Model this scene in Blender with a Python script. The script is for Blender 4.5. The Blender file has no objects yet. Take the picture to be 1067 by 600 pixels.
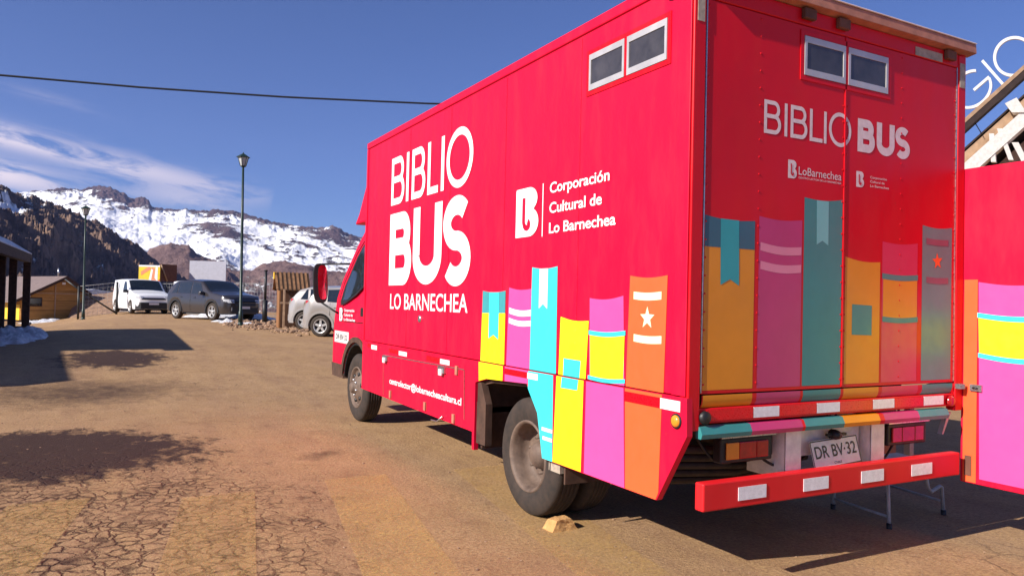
import bpy, bmesh, math, random
from mathutils import Vector, Matrix, noise as mnoise
random.seed(7)
S = bpy.context.scene
COL = S.collection
PI = math.pi

# ------------------------------------------------------------------ helpers
def lin(r, g, b):
    f = lambda c: (c/255/12.92) if c/255 <= .04045 else ((c/255+.055)/1.055)**2.4
    return (f(r), f(g), f(b), 1)

class N:
    """small node-graph helper"""
    def __init__(s, name):
        s.m = bpy.data.materials.new(name); s.m.use_nodes = True
        s.t = s.m.node_tree; s.t.nodes.clear()
        s.out = s.t.nodes.new('ShaderNodeOutputMaterial')
        s.b = s.t.nodes.new('ShaderNodeBsdfPrincipled')
        s.t.links.new(s.b.outputs[0], s.out.inputs[0])
        s.co = s.t.nodes.new('ShaderNodeTexCoord')
    def n(s, typ, **k):
        x = s.t.nodes.new(typ)
        for a, v in k.items(): setattr(x, a, v)
        return x
    def l(s, a, b): s.t.links.new(a, b)
    def put(s, sock, v):
        if hasattr(v, 'is_linked') or isinstance(v, bpy.types.NodeSocket): s.l(v, sock)
        else: sock.default_value = v
    def noise(s, scale, vec=None, detail=6, rough=.55, dist=0, out='Fac'):
        x = s.n('ShaderNodeTexNoise'); x.inputs['Scale'].default_value = scale
        x.inputs['Detail'].default_value = detail; x.inputs['Roughness'].default_value = rough
        x.inputs['Distortion'].default_value = dist
        s.l(vec if vec else s.co.outputs['Object'], x.inputs['Vector'])
        return x.outputs[out]
    def ramp(s, fac, stops, interp='LINEAR'):
        x = s.n('ShaderNodeValToRGB'); x.color_ramp.interpolation = interp
        e = x.color_ramp.elements
        while len(e) < len(stops): e.new(.5)
        for i, (p, c) in enumerate(stops):
            e[i].position = p
            e[i].color = c if not isinstance(c, (int, float)) else (c, c, c, 1)
        s.put(x.inputs[0], fac)
        return x.outputs[0]
    def mix(s, fac, a, b, typ='MIX'):
        x = s.n('ShaderNodeMix', data_type='RGBA', blend_type=typ)
        s.put(x.inputs['Factor'], fac); s.put(x.inputs['A'], a); s.put(x.inputs['B'], b)
        return x.outputs['Result']
    def math(s, op, a, b=0.0, c=0.0, clamp=False):
        x = s.n('ShaderNodeMath', operation=op, use_clamp=clamp)
        s.put(x.inputs[0], a); s.put(x.inputs[1], b); s.put(x.inputs[2], c)
        return x.outputs[0]
    def vmath(s, op, a, b=(0, 0, 0)):
        x = s.n('ShaderNodeVectorMath', operation=op)
        s.put(x.inputs[0], a); s.put(x.inputs[1], b)
        return x.outputs[0] if op not in ('LENGTH', 'DOT_PRODUCT') else x.outputs['Value']
    def mapping(s, vec, sc=(1, 1, 1), rot=(0, 0, 0), loc=(0, 0, 0)):
        x = s.n('ShaderNodeMapping'); s.put(x.inputs['Vector'], vec)
        x.inputs['Scale'].default_value = sc; x.inputs['Rotation'].default_value = rot; x.inputs['Location'].default_value = loc
        return x.outputs[0]
    def bump(s, h, strength=.3, dist=.01, nrm=None):
        x = s.n('ShaderNodeBump'); x.inputs['Strength'].default_value = strength; x.inputs['Distance'].default_value = dist
        s.put(x.inputs['Height'], h)
        if nrm: s.l(nrm, x.inputs['Normal'])
        s.l(x.outputs[0], s.b.inputs['Normal']); return x.outputs[0]
    def col(s, c): s.put(s.b.inputs['Base Color'], c)
    def rough(s, c): s.put(s.b.inputs['Roughness'], c)

def paint(name, c, rough=.4, coat=0.0, metal=0.0, var=.12, scale=6, bump=0.0, spec=.5):
    g = N(name)
    nz = g.noise(scale)
    dark = tuple(x*(1-var) for x in c[:3])+(1,)
    light = tuple(min(1, x*(1+var)) for x in c[:3])+(1,)
    g.col(g.ramp(nz, [(.3, dark), (.7, light)]))
    g.rough(g.ramp(g.noise(scale*3), [(.3, max(0, rough-.07)), (.7, min(1, rough+.08))]) if scale >= 1 else rough)
    g.b.inputs['Metallic'].default_value = metal
    g.b.inputs['Specular IOR Level'].default_value = spec
    if coat: g.b.inputs['Coat Weight'].default_value = coat; g.b.inputs['Coat Roughness'].default_value = .12
    if bump: g.bump(g.noise(scale*8), bump, .004)
    return g.m

def body_red(name, base, rough=.38):
    g = N(name)
    o = g.co.outputs['Object']
    n1 = g.noise(1.3, o, 4)
    n2 = g.noise(9, g.mapping(o, (1, 1, .25)), 8, .65)
    c = g.mix(g.ramp(n1, [(.35, 0), (.7, 1)]), base, tuple(x*.9 for x in base[:3])+(1,))
    dust = g.ramp(n2, [(.48, 0), (.85, .05)])
    c = g.mix(dust, c, lin(190, 120, 100))
    spk = g.ramp(g.noise(60, o, 3, .5), [(.70, 0), (.76, .35)])
    c = g.mix(spk, c, lin(150, 60, 50))
    g.col(c)
    g.rough(g.ramp(n2, [(.3, rough), (.7, rough+.2)]))
    scr = g.ramp(g.noise(3, g.mapping(o, (1, 1.2, 14), (.5, 0, 0)), 12, .8), [(.715, 0), (.73, 1)])
    c = g.mix(g.math('MULTIPLY', scr, .35), c, lin(230, 120, 130)); g.col(c)
    g.bump(g.noise(1.4, o, 3), .3, .03)
    g.b.inputs['Specular IOR Level'].default_value = .28
    return g.m

M = {}
M['red'] = body_red('red_paint', (.66, .002, .036, 1))
M['rear_red'] = body_red('rear_door_red_paint', (.66, .003, .012, 1), .3)
M['white'] = paint('white_vinyl', (.82, .8, .82, 1), .5, var=.04)
M['rear_white'] = paint('pink_shaded_white_vinyl', (.74, .6, .6, 1), .5, var=.1, scale=30)  # white lettering tinted pink: shading of the rear face put into the colour
M['yellow'] = paint('yellow_vinyl', (.95, .86, .012, 1), .45, var=.03)
M['pink'] = paint('pink_vinyl', (.76, .075, .30, 1), .45, var=.03)
M['cyan'] = paint('cyan_vinyl', (.045, .66, .68, 1), .45, var=.03)
M['teal'] = paint('teal_vinyl', (.05, .30, .33, 1), .45, var=.04)
M['orange'] = paint('orange_vinyl', (.88, .115, .03, 1), .45, var=.04)
M['cream'] = paint('cream_vinyl', (.85, .78, .5, 1), .45, var=.03)
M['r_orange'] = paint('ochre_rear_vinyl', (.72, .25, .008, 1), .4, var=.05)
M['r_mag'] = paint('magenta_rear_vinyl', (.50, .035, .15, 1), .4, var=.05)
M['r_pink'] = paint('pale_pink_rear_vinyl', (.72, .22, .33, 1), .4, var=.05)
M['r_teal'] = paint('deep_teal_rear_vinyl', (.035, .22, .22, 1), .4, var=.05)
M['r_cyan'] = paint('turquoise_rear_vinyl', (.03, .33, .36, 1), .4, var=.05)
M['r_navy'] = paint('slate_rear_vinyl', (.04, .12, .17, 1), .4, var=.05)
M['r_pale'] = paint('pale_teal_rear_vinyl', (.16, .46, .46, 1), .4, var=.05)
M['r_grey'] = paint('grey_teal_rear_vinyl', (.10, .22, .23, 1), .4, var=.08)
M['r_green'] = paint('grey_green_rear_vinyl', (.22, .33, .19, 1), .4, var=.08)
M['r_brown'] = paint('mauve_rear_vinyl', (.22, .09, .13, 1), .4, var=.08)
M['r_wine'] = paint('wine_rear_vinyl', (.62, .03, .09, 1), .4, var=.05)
M['reflect_w'] = paint('white_reflective_tape', (.8, .78, .8, 1), .3, var=.1, scale=40)
M['reflect_r'] = paint('red_reflective_tape', (.75, .0, .01, 1), .3, var=.1, scale=40)
M['tape'] = paint('aged_grey_tape', (.38, .32, .25, 1), .6, var=.25, scale=30)
M['eave'] = paint('rusty_eave_metal', (.42, .17, .11, 1), .6, var=.25, scale=14)
M['eave_top'] = paint('pale_eave_metal', (.75, .62, .6, 1), .5, var=.15, scale=14)
M['alu'] = paint('brushed_aluminium', (.55, .53, .52, 1), .4, metal=.4, var=.12)
M['chrome'] = paint('dull_steel', (.5, .5, .5, 1), .3, metal=.9, var=.2, scale=30)
M['black'] = paint('black_plastic', (.012, .012, .013, 1), .5, var=.3, scale=20)
M['darkmetal'] = paint('dark_chassis_metal', (.03, .022, .018, 1), .7, var=.5, scale=12)
M['mud'] = paint('dusty_mudguard', (.07, .035, .022, 1), .85, var=.4, scale=10)
M['ventglass'] = paint('dark_vent_glass', (.05, .045, .045, 1), .12, var=.35, spec=.8, scale=9)
M['glass'] = paint('car_glass', (.012, .016, .018, 1), .04, var=.1, spec=1.0)
M['mirror'] = paint('mirror_glass', (.85, .85, .87, 1), .03, metal=1, var=.01)
M['lens_red'] = paint('red_lamp_lens', (.4, .006, .01, 1), .15, var=.25, scale=20, coat=.5)
M['lens_amber'] = paint('amber_lamp_lens', (.75, .26, .02, 1), .15, var=.2, coat=.5)
M['lens_clear'] = paint('clear_lamp_lens', (.55, .57, .6, 1), .08, var=.2, coat=.8)
M['plate'] = paint('licence_plate_white', (.72, .68, .66, 1), .4, var=.1, scale=25)
M['postwhite'] = paint('chipped_white_paint', (.78, .74, .68, 1), .5, var=.14, scale=18)
M['bumper_red'] = body_red('chipped_bumper_red', (.72, .012, .018, 1), .35)
M['wood_dark'] = paint('dark_stained_wood', (.05, .022, .012, 1), .8, var=.5, scale=14)
M['lamp_green'] = paint('dark_green_lamp_paint', (.012, .03, .022, 1), .45, var=.2)
M['lampglass'] = paint('frosted_lamp_glass', (.42, .43, .42, 1), .25, var=.1)
M['suv_grey'] = paint('gunmetal_car_paint', (.042, .036, .036, 1), .28, coat=.7, metal=.3, var=.015, scale=.6)
M['silver'] = paint('silver_car_paint', (.34, .315, .30, 1), .3, coat=.7, metal=.25, var=.015, scale=.6)
M['silver2'] = paint('pale_silver_car_paint', (.38, .36, .35, 1), .3, coat=.7, metal=.2, var=.015, scale=.6)
M['vanwhite'] = paint('white_van_paint', (.80, .80, .80, 1), .3, coat=.5, var=.015, scale=.6)
M['alloy'] = paint('wheel_alloy', (.48, .47, .46, 1), .35, metal=.5, var=.1)
M['ochre'] = paint('ochre_boards', (.42, .19, .045, 1), .8, var=.2, scale=3, bump=.2)
M['yellowdoor'] = paint('yellow_door_paint', (.8, .5, .03, 1), .6, var=.08)
M['greypanel'] = paint('grey_board', (.38, .38, .44, 1), .6, var=.08)
M['brownpanel'] = paint('brown_board', (.13, .05, .03, 1), .8, var=.3)
M['bb_yellow'] = paint('billboard_yellow', (.85, .55, .02, 1), .6)
M['bb_orange'] = paint('billboard_salmon', (.8, .25, .12, 1), .6)
M['bb_red'] = paint('billboard_red', (.7, .06, .03, 1), .6)
M['bb_white'] = paint('billboard_white', (.85, .83, .8, 1), .6)
M['signwhite'] = paint('white_sign_tube', (.85, .85, .85, 1), .4, var=.03)
M['soffit'] = paint('warm_brown_soffit', (.40, .26, .16, 1), .75, var=.25, scale=8)
M['beam_dark'] = paint('dark_brown_beam', (.045, .028, .022, 1), .6, var=.3, scale=8)
M['tube_grey'] = paint('grey_powder_tube', (.4, .39, .38, 1), .45, var=.15, scale=20)
M['cable'] = paint('black_cable', (.01, .01, .012, 1), .6)

def rubber():
    g = N('tyre_rubber')
    n = g.noise(14, None, 8, .7)
    g.col(g.ramp(n, [(.35, (.022, .017, .014, 1)), (.75, (.055, .036, .026, 1))]))
    g.rough(.85); g.bump(g.noise(60), .25, .003)
    return g.m
M['tyre'] = rubber()
def rimmat():
    g = N('dusty_truck_rim')
    n = g.noise(10, None, 8, .7)
    g.col(g.ramp(n, [(.3, (.075, .048, .036, 1)), (.7, (.19, .13, .095, 1))]))
    g.rough(.7); return g.m
M['rim'] = rimmat()
def planks(name, c, sc=(1, 1, 1), width=7.0, rough=.8, axis='X'):
    g = N(name)
    o = g.co.outputs['Object']
    w = g.n('ShaderNodeTexWave', wave_type='BANDS', bands_direction=axis, wave_profile='SAW')
    w.inputs['Scale'].default_value = width; g.l(o, w.inputs['Vector'])
    gap = g.ramp(w.outputs['Fac'], [(0, .35), (.06, 1), (.95, 1), (1, .35)])
    n = g.noise(5, g.mapping(o, sc), 8, .65)
    cc = g.ramp(n, [(.25, tuple(x*.6 for x in c[:3])+(1,)), (.75, tuple(x*1.25 for x in c[:3])+(1,))])
    g.col(g.mix(1, cc, gap, 'MULTIPLY')); g.rough(rough)
    g.bump(gap, .6, .02)
    return g.m
M['kiosk_wall'] = planks('shaded_kiosk_boards', (.085, .035, .016, 1), (1, 1, .2), 2.4)  # darker boards: the shade on the hut's front is put into the colour
M['kiosk_end'] = planks('lit_kiosk_boards', (.26, .115, .04, 1), (1, 1, .2), 2.4, axis='Y')  # paler copy of the boards, with sunlight on the end wall painted in
M['kiosk_slat'] = paint('roof_slat_wood', (.24, .12, .055, 1), .8, var=.35, scale=7)
M['kiosk_slat_dark'] = paint('roof_batten_gap', (.05, .025, .012, 1), .8, var=.3)
M['cabin_roof'] = planks('weathered_sheet_roof', (.22, .16, .14, 1), (1, 1, 1), 1.2, .6)
M['cabin_wall'] = planks('ochre_cabin_boards', (.45, .22, .055, 1), (1, .2, 1), .55, axis='Z')
M['fascia'] = planks('canopy_boards', (.05, .022, .014, 1), (1, 1, 1), 1.0)

def snow():
    g = N('snow')
    n = g.noise(6, None, 8, .7)
    g.col(g.ramp(n, [(.3, (.55, .54, .54, 1)), (.65, (.82, .83, .86, 1))]))
    g.rough(.7); g.bump(g.noise(9, None, 8, .7), .8, .08)
    g.b.inputs['Subsurface Weight'].default_value = .0
    return g.m
M['snow'] = snow()

def rockmat(name='rubble_rock', a=(.14, .08, .05, 1), b=(.42, .27, .17, 1)):
    g = N(name)
    n = g.noise(5, None, 8, .7)
    g.col(g.ramp(n, [(.3, a), (.7, b)])); g.rough(.9)
    g.bump(g.noise(18, None, 8, .7), .6, .03)
    return g.m
M['rock'] = rockmat()
M['bank'] = rockmat('brown_earth', (.16, .09, .06, 1), (.32, .20, .13, 1))
M['chock'] = rockmat('pale_wood_chock', (.45, .22, .07, 1), (.72, .42, .16, 1))

# ------------------------------------------------------------------ mesh builder
class MB:
    def __init__(s): s.v = []; s.f = []; s.mi = []; s.mats = []; s.sm = []
    def m(s, mat):
        if mat not in s.mats: s.mats.append(mat)
        return s.mats.index(mat)
    def add(s, vs, fs, mat, smooth=False, T=None):
        o = len(s.v)
        for v in vs:
            v = Vector(v)
            if T is not None: v = T @ v
            s.v.append(v)
        k = s.m(mat)
        for f in fs:
            s.f.append([i+o for i in f]); s.mi.append(k); s.sm.append(smooth)
        return s
    def box(s, a, b, mat, T=None):
        (x0, y0, z0), (x1, y1, z1) = a, b
        x0, x1 = min(x0, x1), max(x0, x1); y0, y1 = min(y0, y1), max(y0, y1); z0, z1 = min(z0, z1), max(z0, z1)
        vs = [(x0,y0,z0),(x1,y0,z0),(x1,y1,z0),(x0,y1,z0),(x0,y0,z1),(x1,y0,z1),(x1,y1,z1),(x0,y1,z1)]
        return s.add(vs, [(0,3,2,1),(4,5,6,7),(0,1,5,4),(1,2,6,5),(2,3,7,6),(3,0,4,7)], mat, False, T)
    def prism(s, pts, axis, a, b, mat, T=None):
        """pts: 2D outline; extruded along axis from a to b. axis x: pts=(y,z); y: (x,z); z: (x,y)"""
        def mk(p, t):
            return {'x': (t, p[0], p[1]), 'y': (p[0], t, p[1]), 'z': (p[0], p[1], t)}[axis]
        n = len(pts)
        vs = [mk(p, a) for p in pts]+[mk(p, b) for p in pts]
        fs = [list(range(n))[::-1], list(range(n, 2*n))]+[(i, (i+1) % n, n+(i+1) % n, n+i) for i in range(n)]
        return s.add(vs, fs, mat, False, T)
    def poly(s, vs, mat, T=None): return s.add(vs, [list(range(len(vs)))], mat, False, T)
    def tube(s, pts, r, mat, n=8, T=None, cap=True):
        pts = [Vector(p) for p in pts]
        rs = r if isinstance(r, (list, tuple)) else [r]*len(pts)
        vs = []; fs = []
        up = Vector((0, 0, 1))
        for i, p in enumerate(pts):
            d = (pts[min(i+1, len(pts)-1)]-pts[max(i-1, 0)]).normalized()
            u = d.cross(up if abs(d.z) < .95 else Vector((1, 0, 0))).normalized(); w = d.cross(u)
            for k in range(n):
                a = 2*PI*k/n
                vs.append(p+(u*math.cos(a)+w*math.sin(a))*rs[i])
        for i in range(len(pts)-1):
            for k in range(n):
                fs.append((i*n+k, i*n+(k+1) % n, (i+1)*n+(k+1) % n, (i+1)*n+k))
        if cap: fs += [list(range(n))[::-1], list(range((len(pts)-1)*n, len(pts)*n))]
        return s.add(vs, fs, mat, True, T)
    def lathe(s, prof, mat, n=48, axis='x', c=(0, 0, 0), T=None, smooth=True, closed=False):
        """prof: list of (t along axis, r)"""
        vs = []; fs = []
        c = Vector(c)
        for t, r in prof:
            for k in range(n):
                a = 2*PI*k/n; ca, sa = r*math.cos(a), r*math.sin(a)
                vs.append(c+Vector({'x': (t, ca, sa), 'y': (ca, t, sa), 'z': (ca, sa, t)}[axis]))
        m = len(prof)
        for i in range(m-1 if not closed else m):
            j = (i+1) % m
            for k in range(n):
                fs.append((i*n+k, i*n+(k+1) % n, j*n+(k+1) % n, j*n+k))
        return s.add(vs, fs, mat, smooth, T)
    def groups(s, pad):
        """pieces of the mesh that neither touch nor nearly touch each other"""
        n = len(s.v); pa = list(range(n))
        def find(a):
            while pa[a] != a: pa[a] = pa[pa[a]]; a = pa[a]
            return a
        for f in s.f:
            for i in f[1:]: pa[find(i)] = find(f[0])
        isl = {}
        for fi, f in enumerate(s.f): isl.setdefault(find(f[0]), []).append(fi)
        bb = []
        for k, fs in isl.items():
            P_ = [s.v[i] for fi in fs for i in s.f[fi]]
            bb.append(([min(p[a] for p in P_)-pad for a in range(3)], [max(p[a] for p in P_)+pad for a in range(3)], fs))
        m = len(bb); pb = list(range(m))
        def fb(a):
            while pb[a] != a: pb[a] = pb[pb[a]]; a = pb[a]
            return a
        if m > 400: return [list(range(len(s.f)))]
        for i in range(m):
            for j in range(i):
                if all(bb[i][0][a] <= bb[j][1][a] and bb[j][0][a] <= bb[i][1][a] for a in range(3)): pb[fb(i)] = fb(j)
        out = {}
        for i in range(m): out.setdefault(fb(i), []).extend(bb[i][2])
        return list(out.values())
    def build(s, name, parent=None, bevel=0, fixn=True, seg=2, pad=.004):
        g_ = s.groups(pad) if parent and pad is not None else []
        if len(g_) < 2: return s.build1(name, parent, bevel, fixn, seg)
        first = None
        for fs in g_:
            q = MB(); q.mats = list(s.mats); mp_ = {}
            for fi in sorted(fs):
                f = []
                for i in s.f[fi]:
                    if i not in mp_: mp_[i] = len(q.v); q.v.append(s.v[i])
                    f.append(mp_[i])
                q.f.append(f); q.mi.append(s.mi[fi]); q.sm.append(s.sm[fi])
            used = sorted(set(q.mi)); q.mats = [s.mats[k] for k in used]; q.mi = [used.index(k) for k in q.mi]
            o = q.build1(name, parent, bevel, fixn, seg); first = first or o
        return first
    def build1(s, name, parent=None, bevel=0, fixn=True, seg=2):
        me = bpy.data.meshes.new(name)
        me.from_pydata([tuple(v) for v in s.v], [], s.f)
        for m in s.mats: me.materials.append(m)
        for p, k, sm in zip(me.polygons, s.mi, s.sm): p.material_index = k; p.use_smooth = sm
        if fixn:
            bm = bmesh.new(); bm.from_mesh(me); bmesh.ops.recalc_face_normals(bm, faces=bm.faces); bm.to_mesh(me); bm.free()
        me.update()
        o = bpy.data.objects.new(name, me); COL.objects.link(o)
        if parent: o.parent = parent
        if bevel:
            b = o.modifiers.new('bevel', 'BEVEL'); b.width = bevel; b.segments = seg; b.limit_method = 'ANGLE'; b.angle_limit = .6
        return o

def empty(name, loc=(0, 0, 0), rz=0, label=None, cat=None, group=None):
    o = bpy.data.objects.new(name, None); COL.objects.link(o)
    o.location = loc; o.rotation_euler = (0, 0, rz); o.empty_display_size = .3
    tag(o, label, cat, group); return o
def tag(o, label=None, cat=None, group=None, kind=None):
    if label: o['label'] = label
    if cat: o['category'] = cat
    if group: o['group'] = group
    if kind: o['kind'] = kind
    return o
def copy_tree(o, parent=None):
    c = o.copy(); COL.objects.link(c)
    if parent: c.parent = parent
    for ch in list(o.children): copy_tree(ch, c)
    return c

# ------------------------------------------------------------------ camera (solved from the truck's edges)
CAM = Vector((-2.48, -2.778, 1.394)); YAW, PITCH, ROLL = (math.radians(a) for a in (28.565, 1.12, 1.32)); FPX = 791.4
fw = Vector((math.sin(YAW)*math.cos(PITCH), math.cos(YAW)*math.cos(PITCH), math.sin(PITCH)))
rt = Vector((math.cos(YAW), -math.sin(YAW), 0)); up = rt.cross(fw)
Rv = math.cos(ROLL)*rt+math.sin(ROLL)*up; Uv = -math.sin(ROLL)*rt+math.cos(ROLL)*up
cam = bpy.data.cameras.new('camera'); co = bpy.data.objects.new('camera', cam); COL.objects.link(co)
m3 = Matrix((Rv, Uv, -fw)).transposed()
co.matrix_world = Matrix.Translation(CAM) @ m3.to_4x4()
cam.sensor_width = 36; cam.lens = 36*FPX/1067; cam.clip_end = 30000; cam.clip_start = .05
S.camera = co
def at(px, py, d):
    """world point that stands at depth d in the direction of a place in the photo"""
    return CAM+d*(fw+Rv*((px-533.5)/FPX)-Uv*((py-300)/FPX))
def sm(x, a, b):
    t = max(0, min(1, (x-a)/(b-a))); return t*t*(3-2*t)
def gh(x, y):
    """height of the car park"""
    h = .26*sm(y, 7.5, 16)+.13*sm(y, 18, 30)
    h -= .62*sm(-x, 0, 6)*sm(y, 20, 42)
    h -= .12*sm(-x, 2.5, 6)*sm(y, 8, 20)
    d = math.hypot(x*.8, y)
    h -= 1.0*sm(d, 50, 62)+.34*max(0, d-60)
    if h < -160: h = -160-(-160-h)*.05
    return h
def gpt(px, d):
    """ground point below a picture column at depth d"""
    p = at(px, 306, d); return Vector((p.x, p.y, gh(p.x, p.y)))

# ------------------------------------------------------------------ world and sun
SUN = Vector((1.70, .22, -1.0)).normalized()
w = bpy.data.worlds.new('World'); S.world = w; w.use_nodes = True
wt = w.node_tree; wt.nodes.clear()
wo = wt.nodes.new('ShaderNodeOutputWorld'); bg = wt.nodes.new('ShaderNodeBackground'); sk = wt.nodes.new('ShaderNodeTexSky')
sk.sky_type = 'NISHITA'; sk.sun_disc = False; sk.sun_elevation = math.asin(-SUN.z); sk.sun_rotation = math.atan2(-SUN.x, -SUN.y)
sk.altitude = 2600; sk.air_density = 1.15; sk.dust_density = .25; sk.ozone_density = 3.0
bg.inputs[1].default_value = .052
def wn(t, **k):
    x = wt.nodes.new(t)
    for a, v in k.items(): setattr(x, a, v)
    return x
# thin cirrus in the sky dome, laid out by direction
tc = wn('ShaderNodeTexCoord'); sep = wn('ShaderNodeSeparateXYZ'); wt.links.new(tc.outputs['Generated'], sep.inputs[0])
def wm(op, a, b=0.0, c=0.0, clamp=False):
    x = wn('ShaderNodeMath', operation=op, use_clamp=clamp)
    for i, v in enumerate((a, b, c)):
        if isinstance(v, bpy.types.NodeSocket): wt.links.new(v, x.inputs[i])
        else: x.inputs[i].default_value = v
    return x.outputs[0]
az = wm('ARCTAN2', sep.outputs[0], sep.outputs[1]); el = wm('ARCSINE', sep.outputs[2])
def azel(px, py):
    d = at(px, py, 1)-CAM; d.normalize(); return math.atan2(d.x, d.y), math.asin(d.z)
a0, e0 = azel(0, 141); a1, e1 = azel(200, 189)
# rotated coordinates along the streak
th = math.atan2(e1-e0, a1-a0); ct, st = math.cos(th), math.sin(th)
da = wm('SUBTRACT', az, a0); de = wm('SUBTRACT', el, e0)
u = wm('ADD', wm('MULTIPLY', da, ct), wm('MULTIPLY', de, st)); v = wm('SUBTRACT', wm('MULTIPLY', de, ct), wm('MULTIPLY', da, st))
cx = wn('ShaderNodeCombineXYZ'); wt.links.new(u, cx.inputs[0]); wt.links.new(v, cx.inputs[1])
mp = wn('ShaderNodeMapping'); wt.links.new(cx.outputs[0], mp.inputs[0]); mp.inputs['Scale'].default_value = (9, 46, 1)
nz = wn('ShaderNodeTexNoise'); nz.inputs['Scale'].default_value = 1.0; nz.inputs['Detail'].default_value = 9; nz.inputs['Roughness'].default_value = .62; nz.inputs['Distortion'].default_value = .5
wt.links.new(mp.outputs[0], nz.inputs['Vector'])
def gauss(x, c, wd):
    d = wm('DIVIDE', wm('SUBTRACT', x, c), wd); return wm('POWER', 2.718, wm('MULTIPLY', wm('MULTIPLY', d, d), -1))
endf = wm('SUBTRACT', 1, wm('MULTIPLY', wm('ADD', u, .0), 3.4), 0, True)
env = wm('ADD', gauss(v, .0, .0125), wm('MULTIPLY', gauss(v, -.040, .0145), wm('SUBTRACT', 1.1, wm('MULTIPLY', u, 6), 0, True)))
env = wm('MULTIPLY', env, wm('POWER', endf, .5))
spk = wm('MULTIPLY', gauss(v, .052, .006), wm('MULTIPLY', gauss(u, .04, .04), .16))
wsp = wm('MULTIPLY', gauss(v, -.022, .012), wm('MULTIPLY', gauss(u, .19, .06), .45))
env = wm('ADD', wm('ADD', env, spk), wsp)
cl = wm('MULTIPLY', wm('MULTIPLY', wm('SUBTRACT', nz.outputs['Fac'], .39), 7.0, 0, True), env, 0, True)
cl = wm('MULTIPLY', cl, 1.0)
mixc = wn('ShaderNodeMix', data_type='RGBA'); wt.links.new(cl, mixc.inputs['Factor'])
tint = wn('ShaderNodeMix', data_type='RGBA', blend_type='MULTIPLY'); tint.inputs['Factor'].default_value = 1; tint.inputs['B'].default_value = (.64, .74, 1.10, 1)
wt.links.new(sk.outputs[0], tint.inputs['A']); wt.links.new(tint.outputs['Result'], mixc.inputs['A']); mixc.inputs['B'].default_value = (9.6, 8.4, 9.0, 1)
wt.links.new(mixc.outputs['Result'], bg.inputs[0]); wt.links.new(bg.outputs[0], wo.inputs[0])

sl = bpy.data.lights.new('sun', 'SUN'); so = bpy.data.objects.new('sun', sl); COL.objects.link(so)
sl.energy = 4.2; sl.angle = math.radians(.53); sl.color = (1, .93, .84)
so.rotation_euler = SUN.to_track_quat('-Z', 'Y').to_euler(); so.location = (-30, -5, 30)
S.view_settings.view_transform = 'Standard'; S.view_settings.look = 'None'; S.view_settings.exposure = 1.0; S.view_settings.gamma = 1

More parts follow.
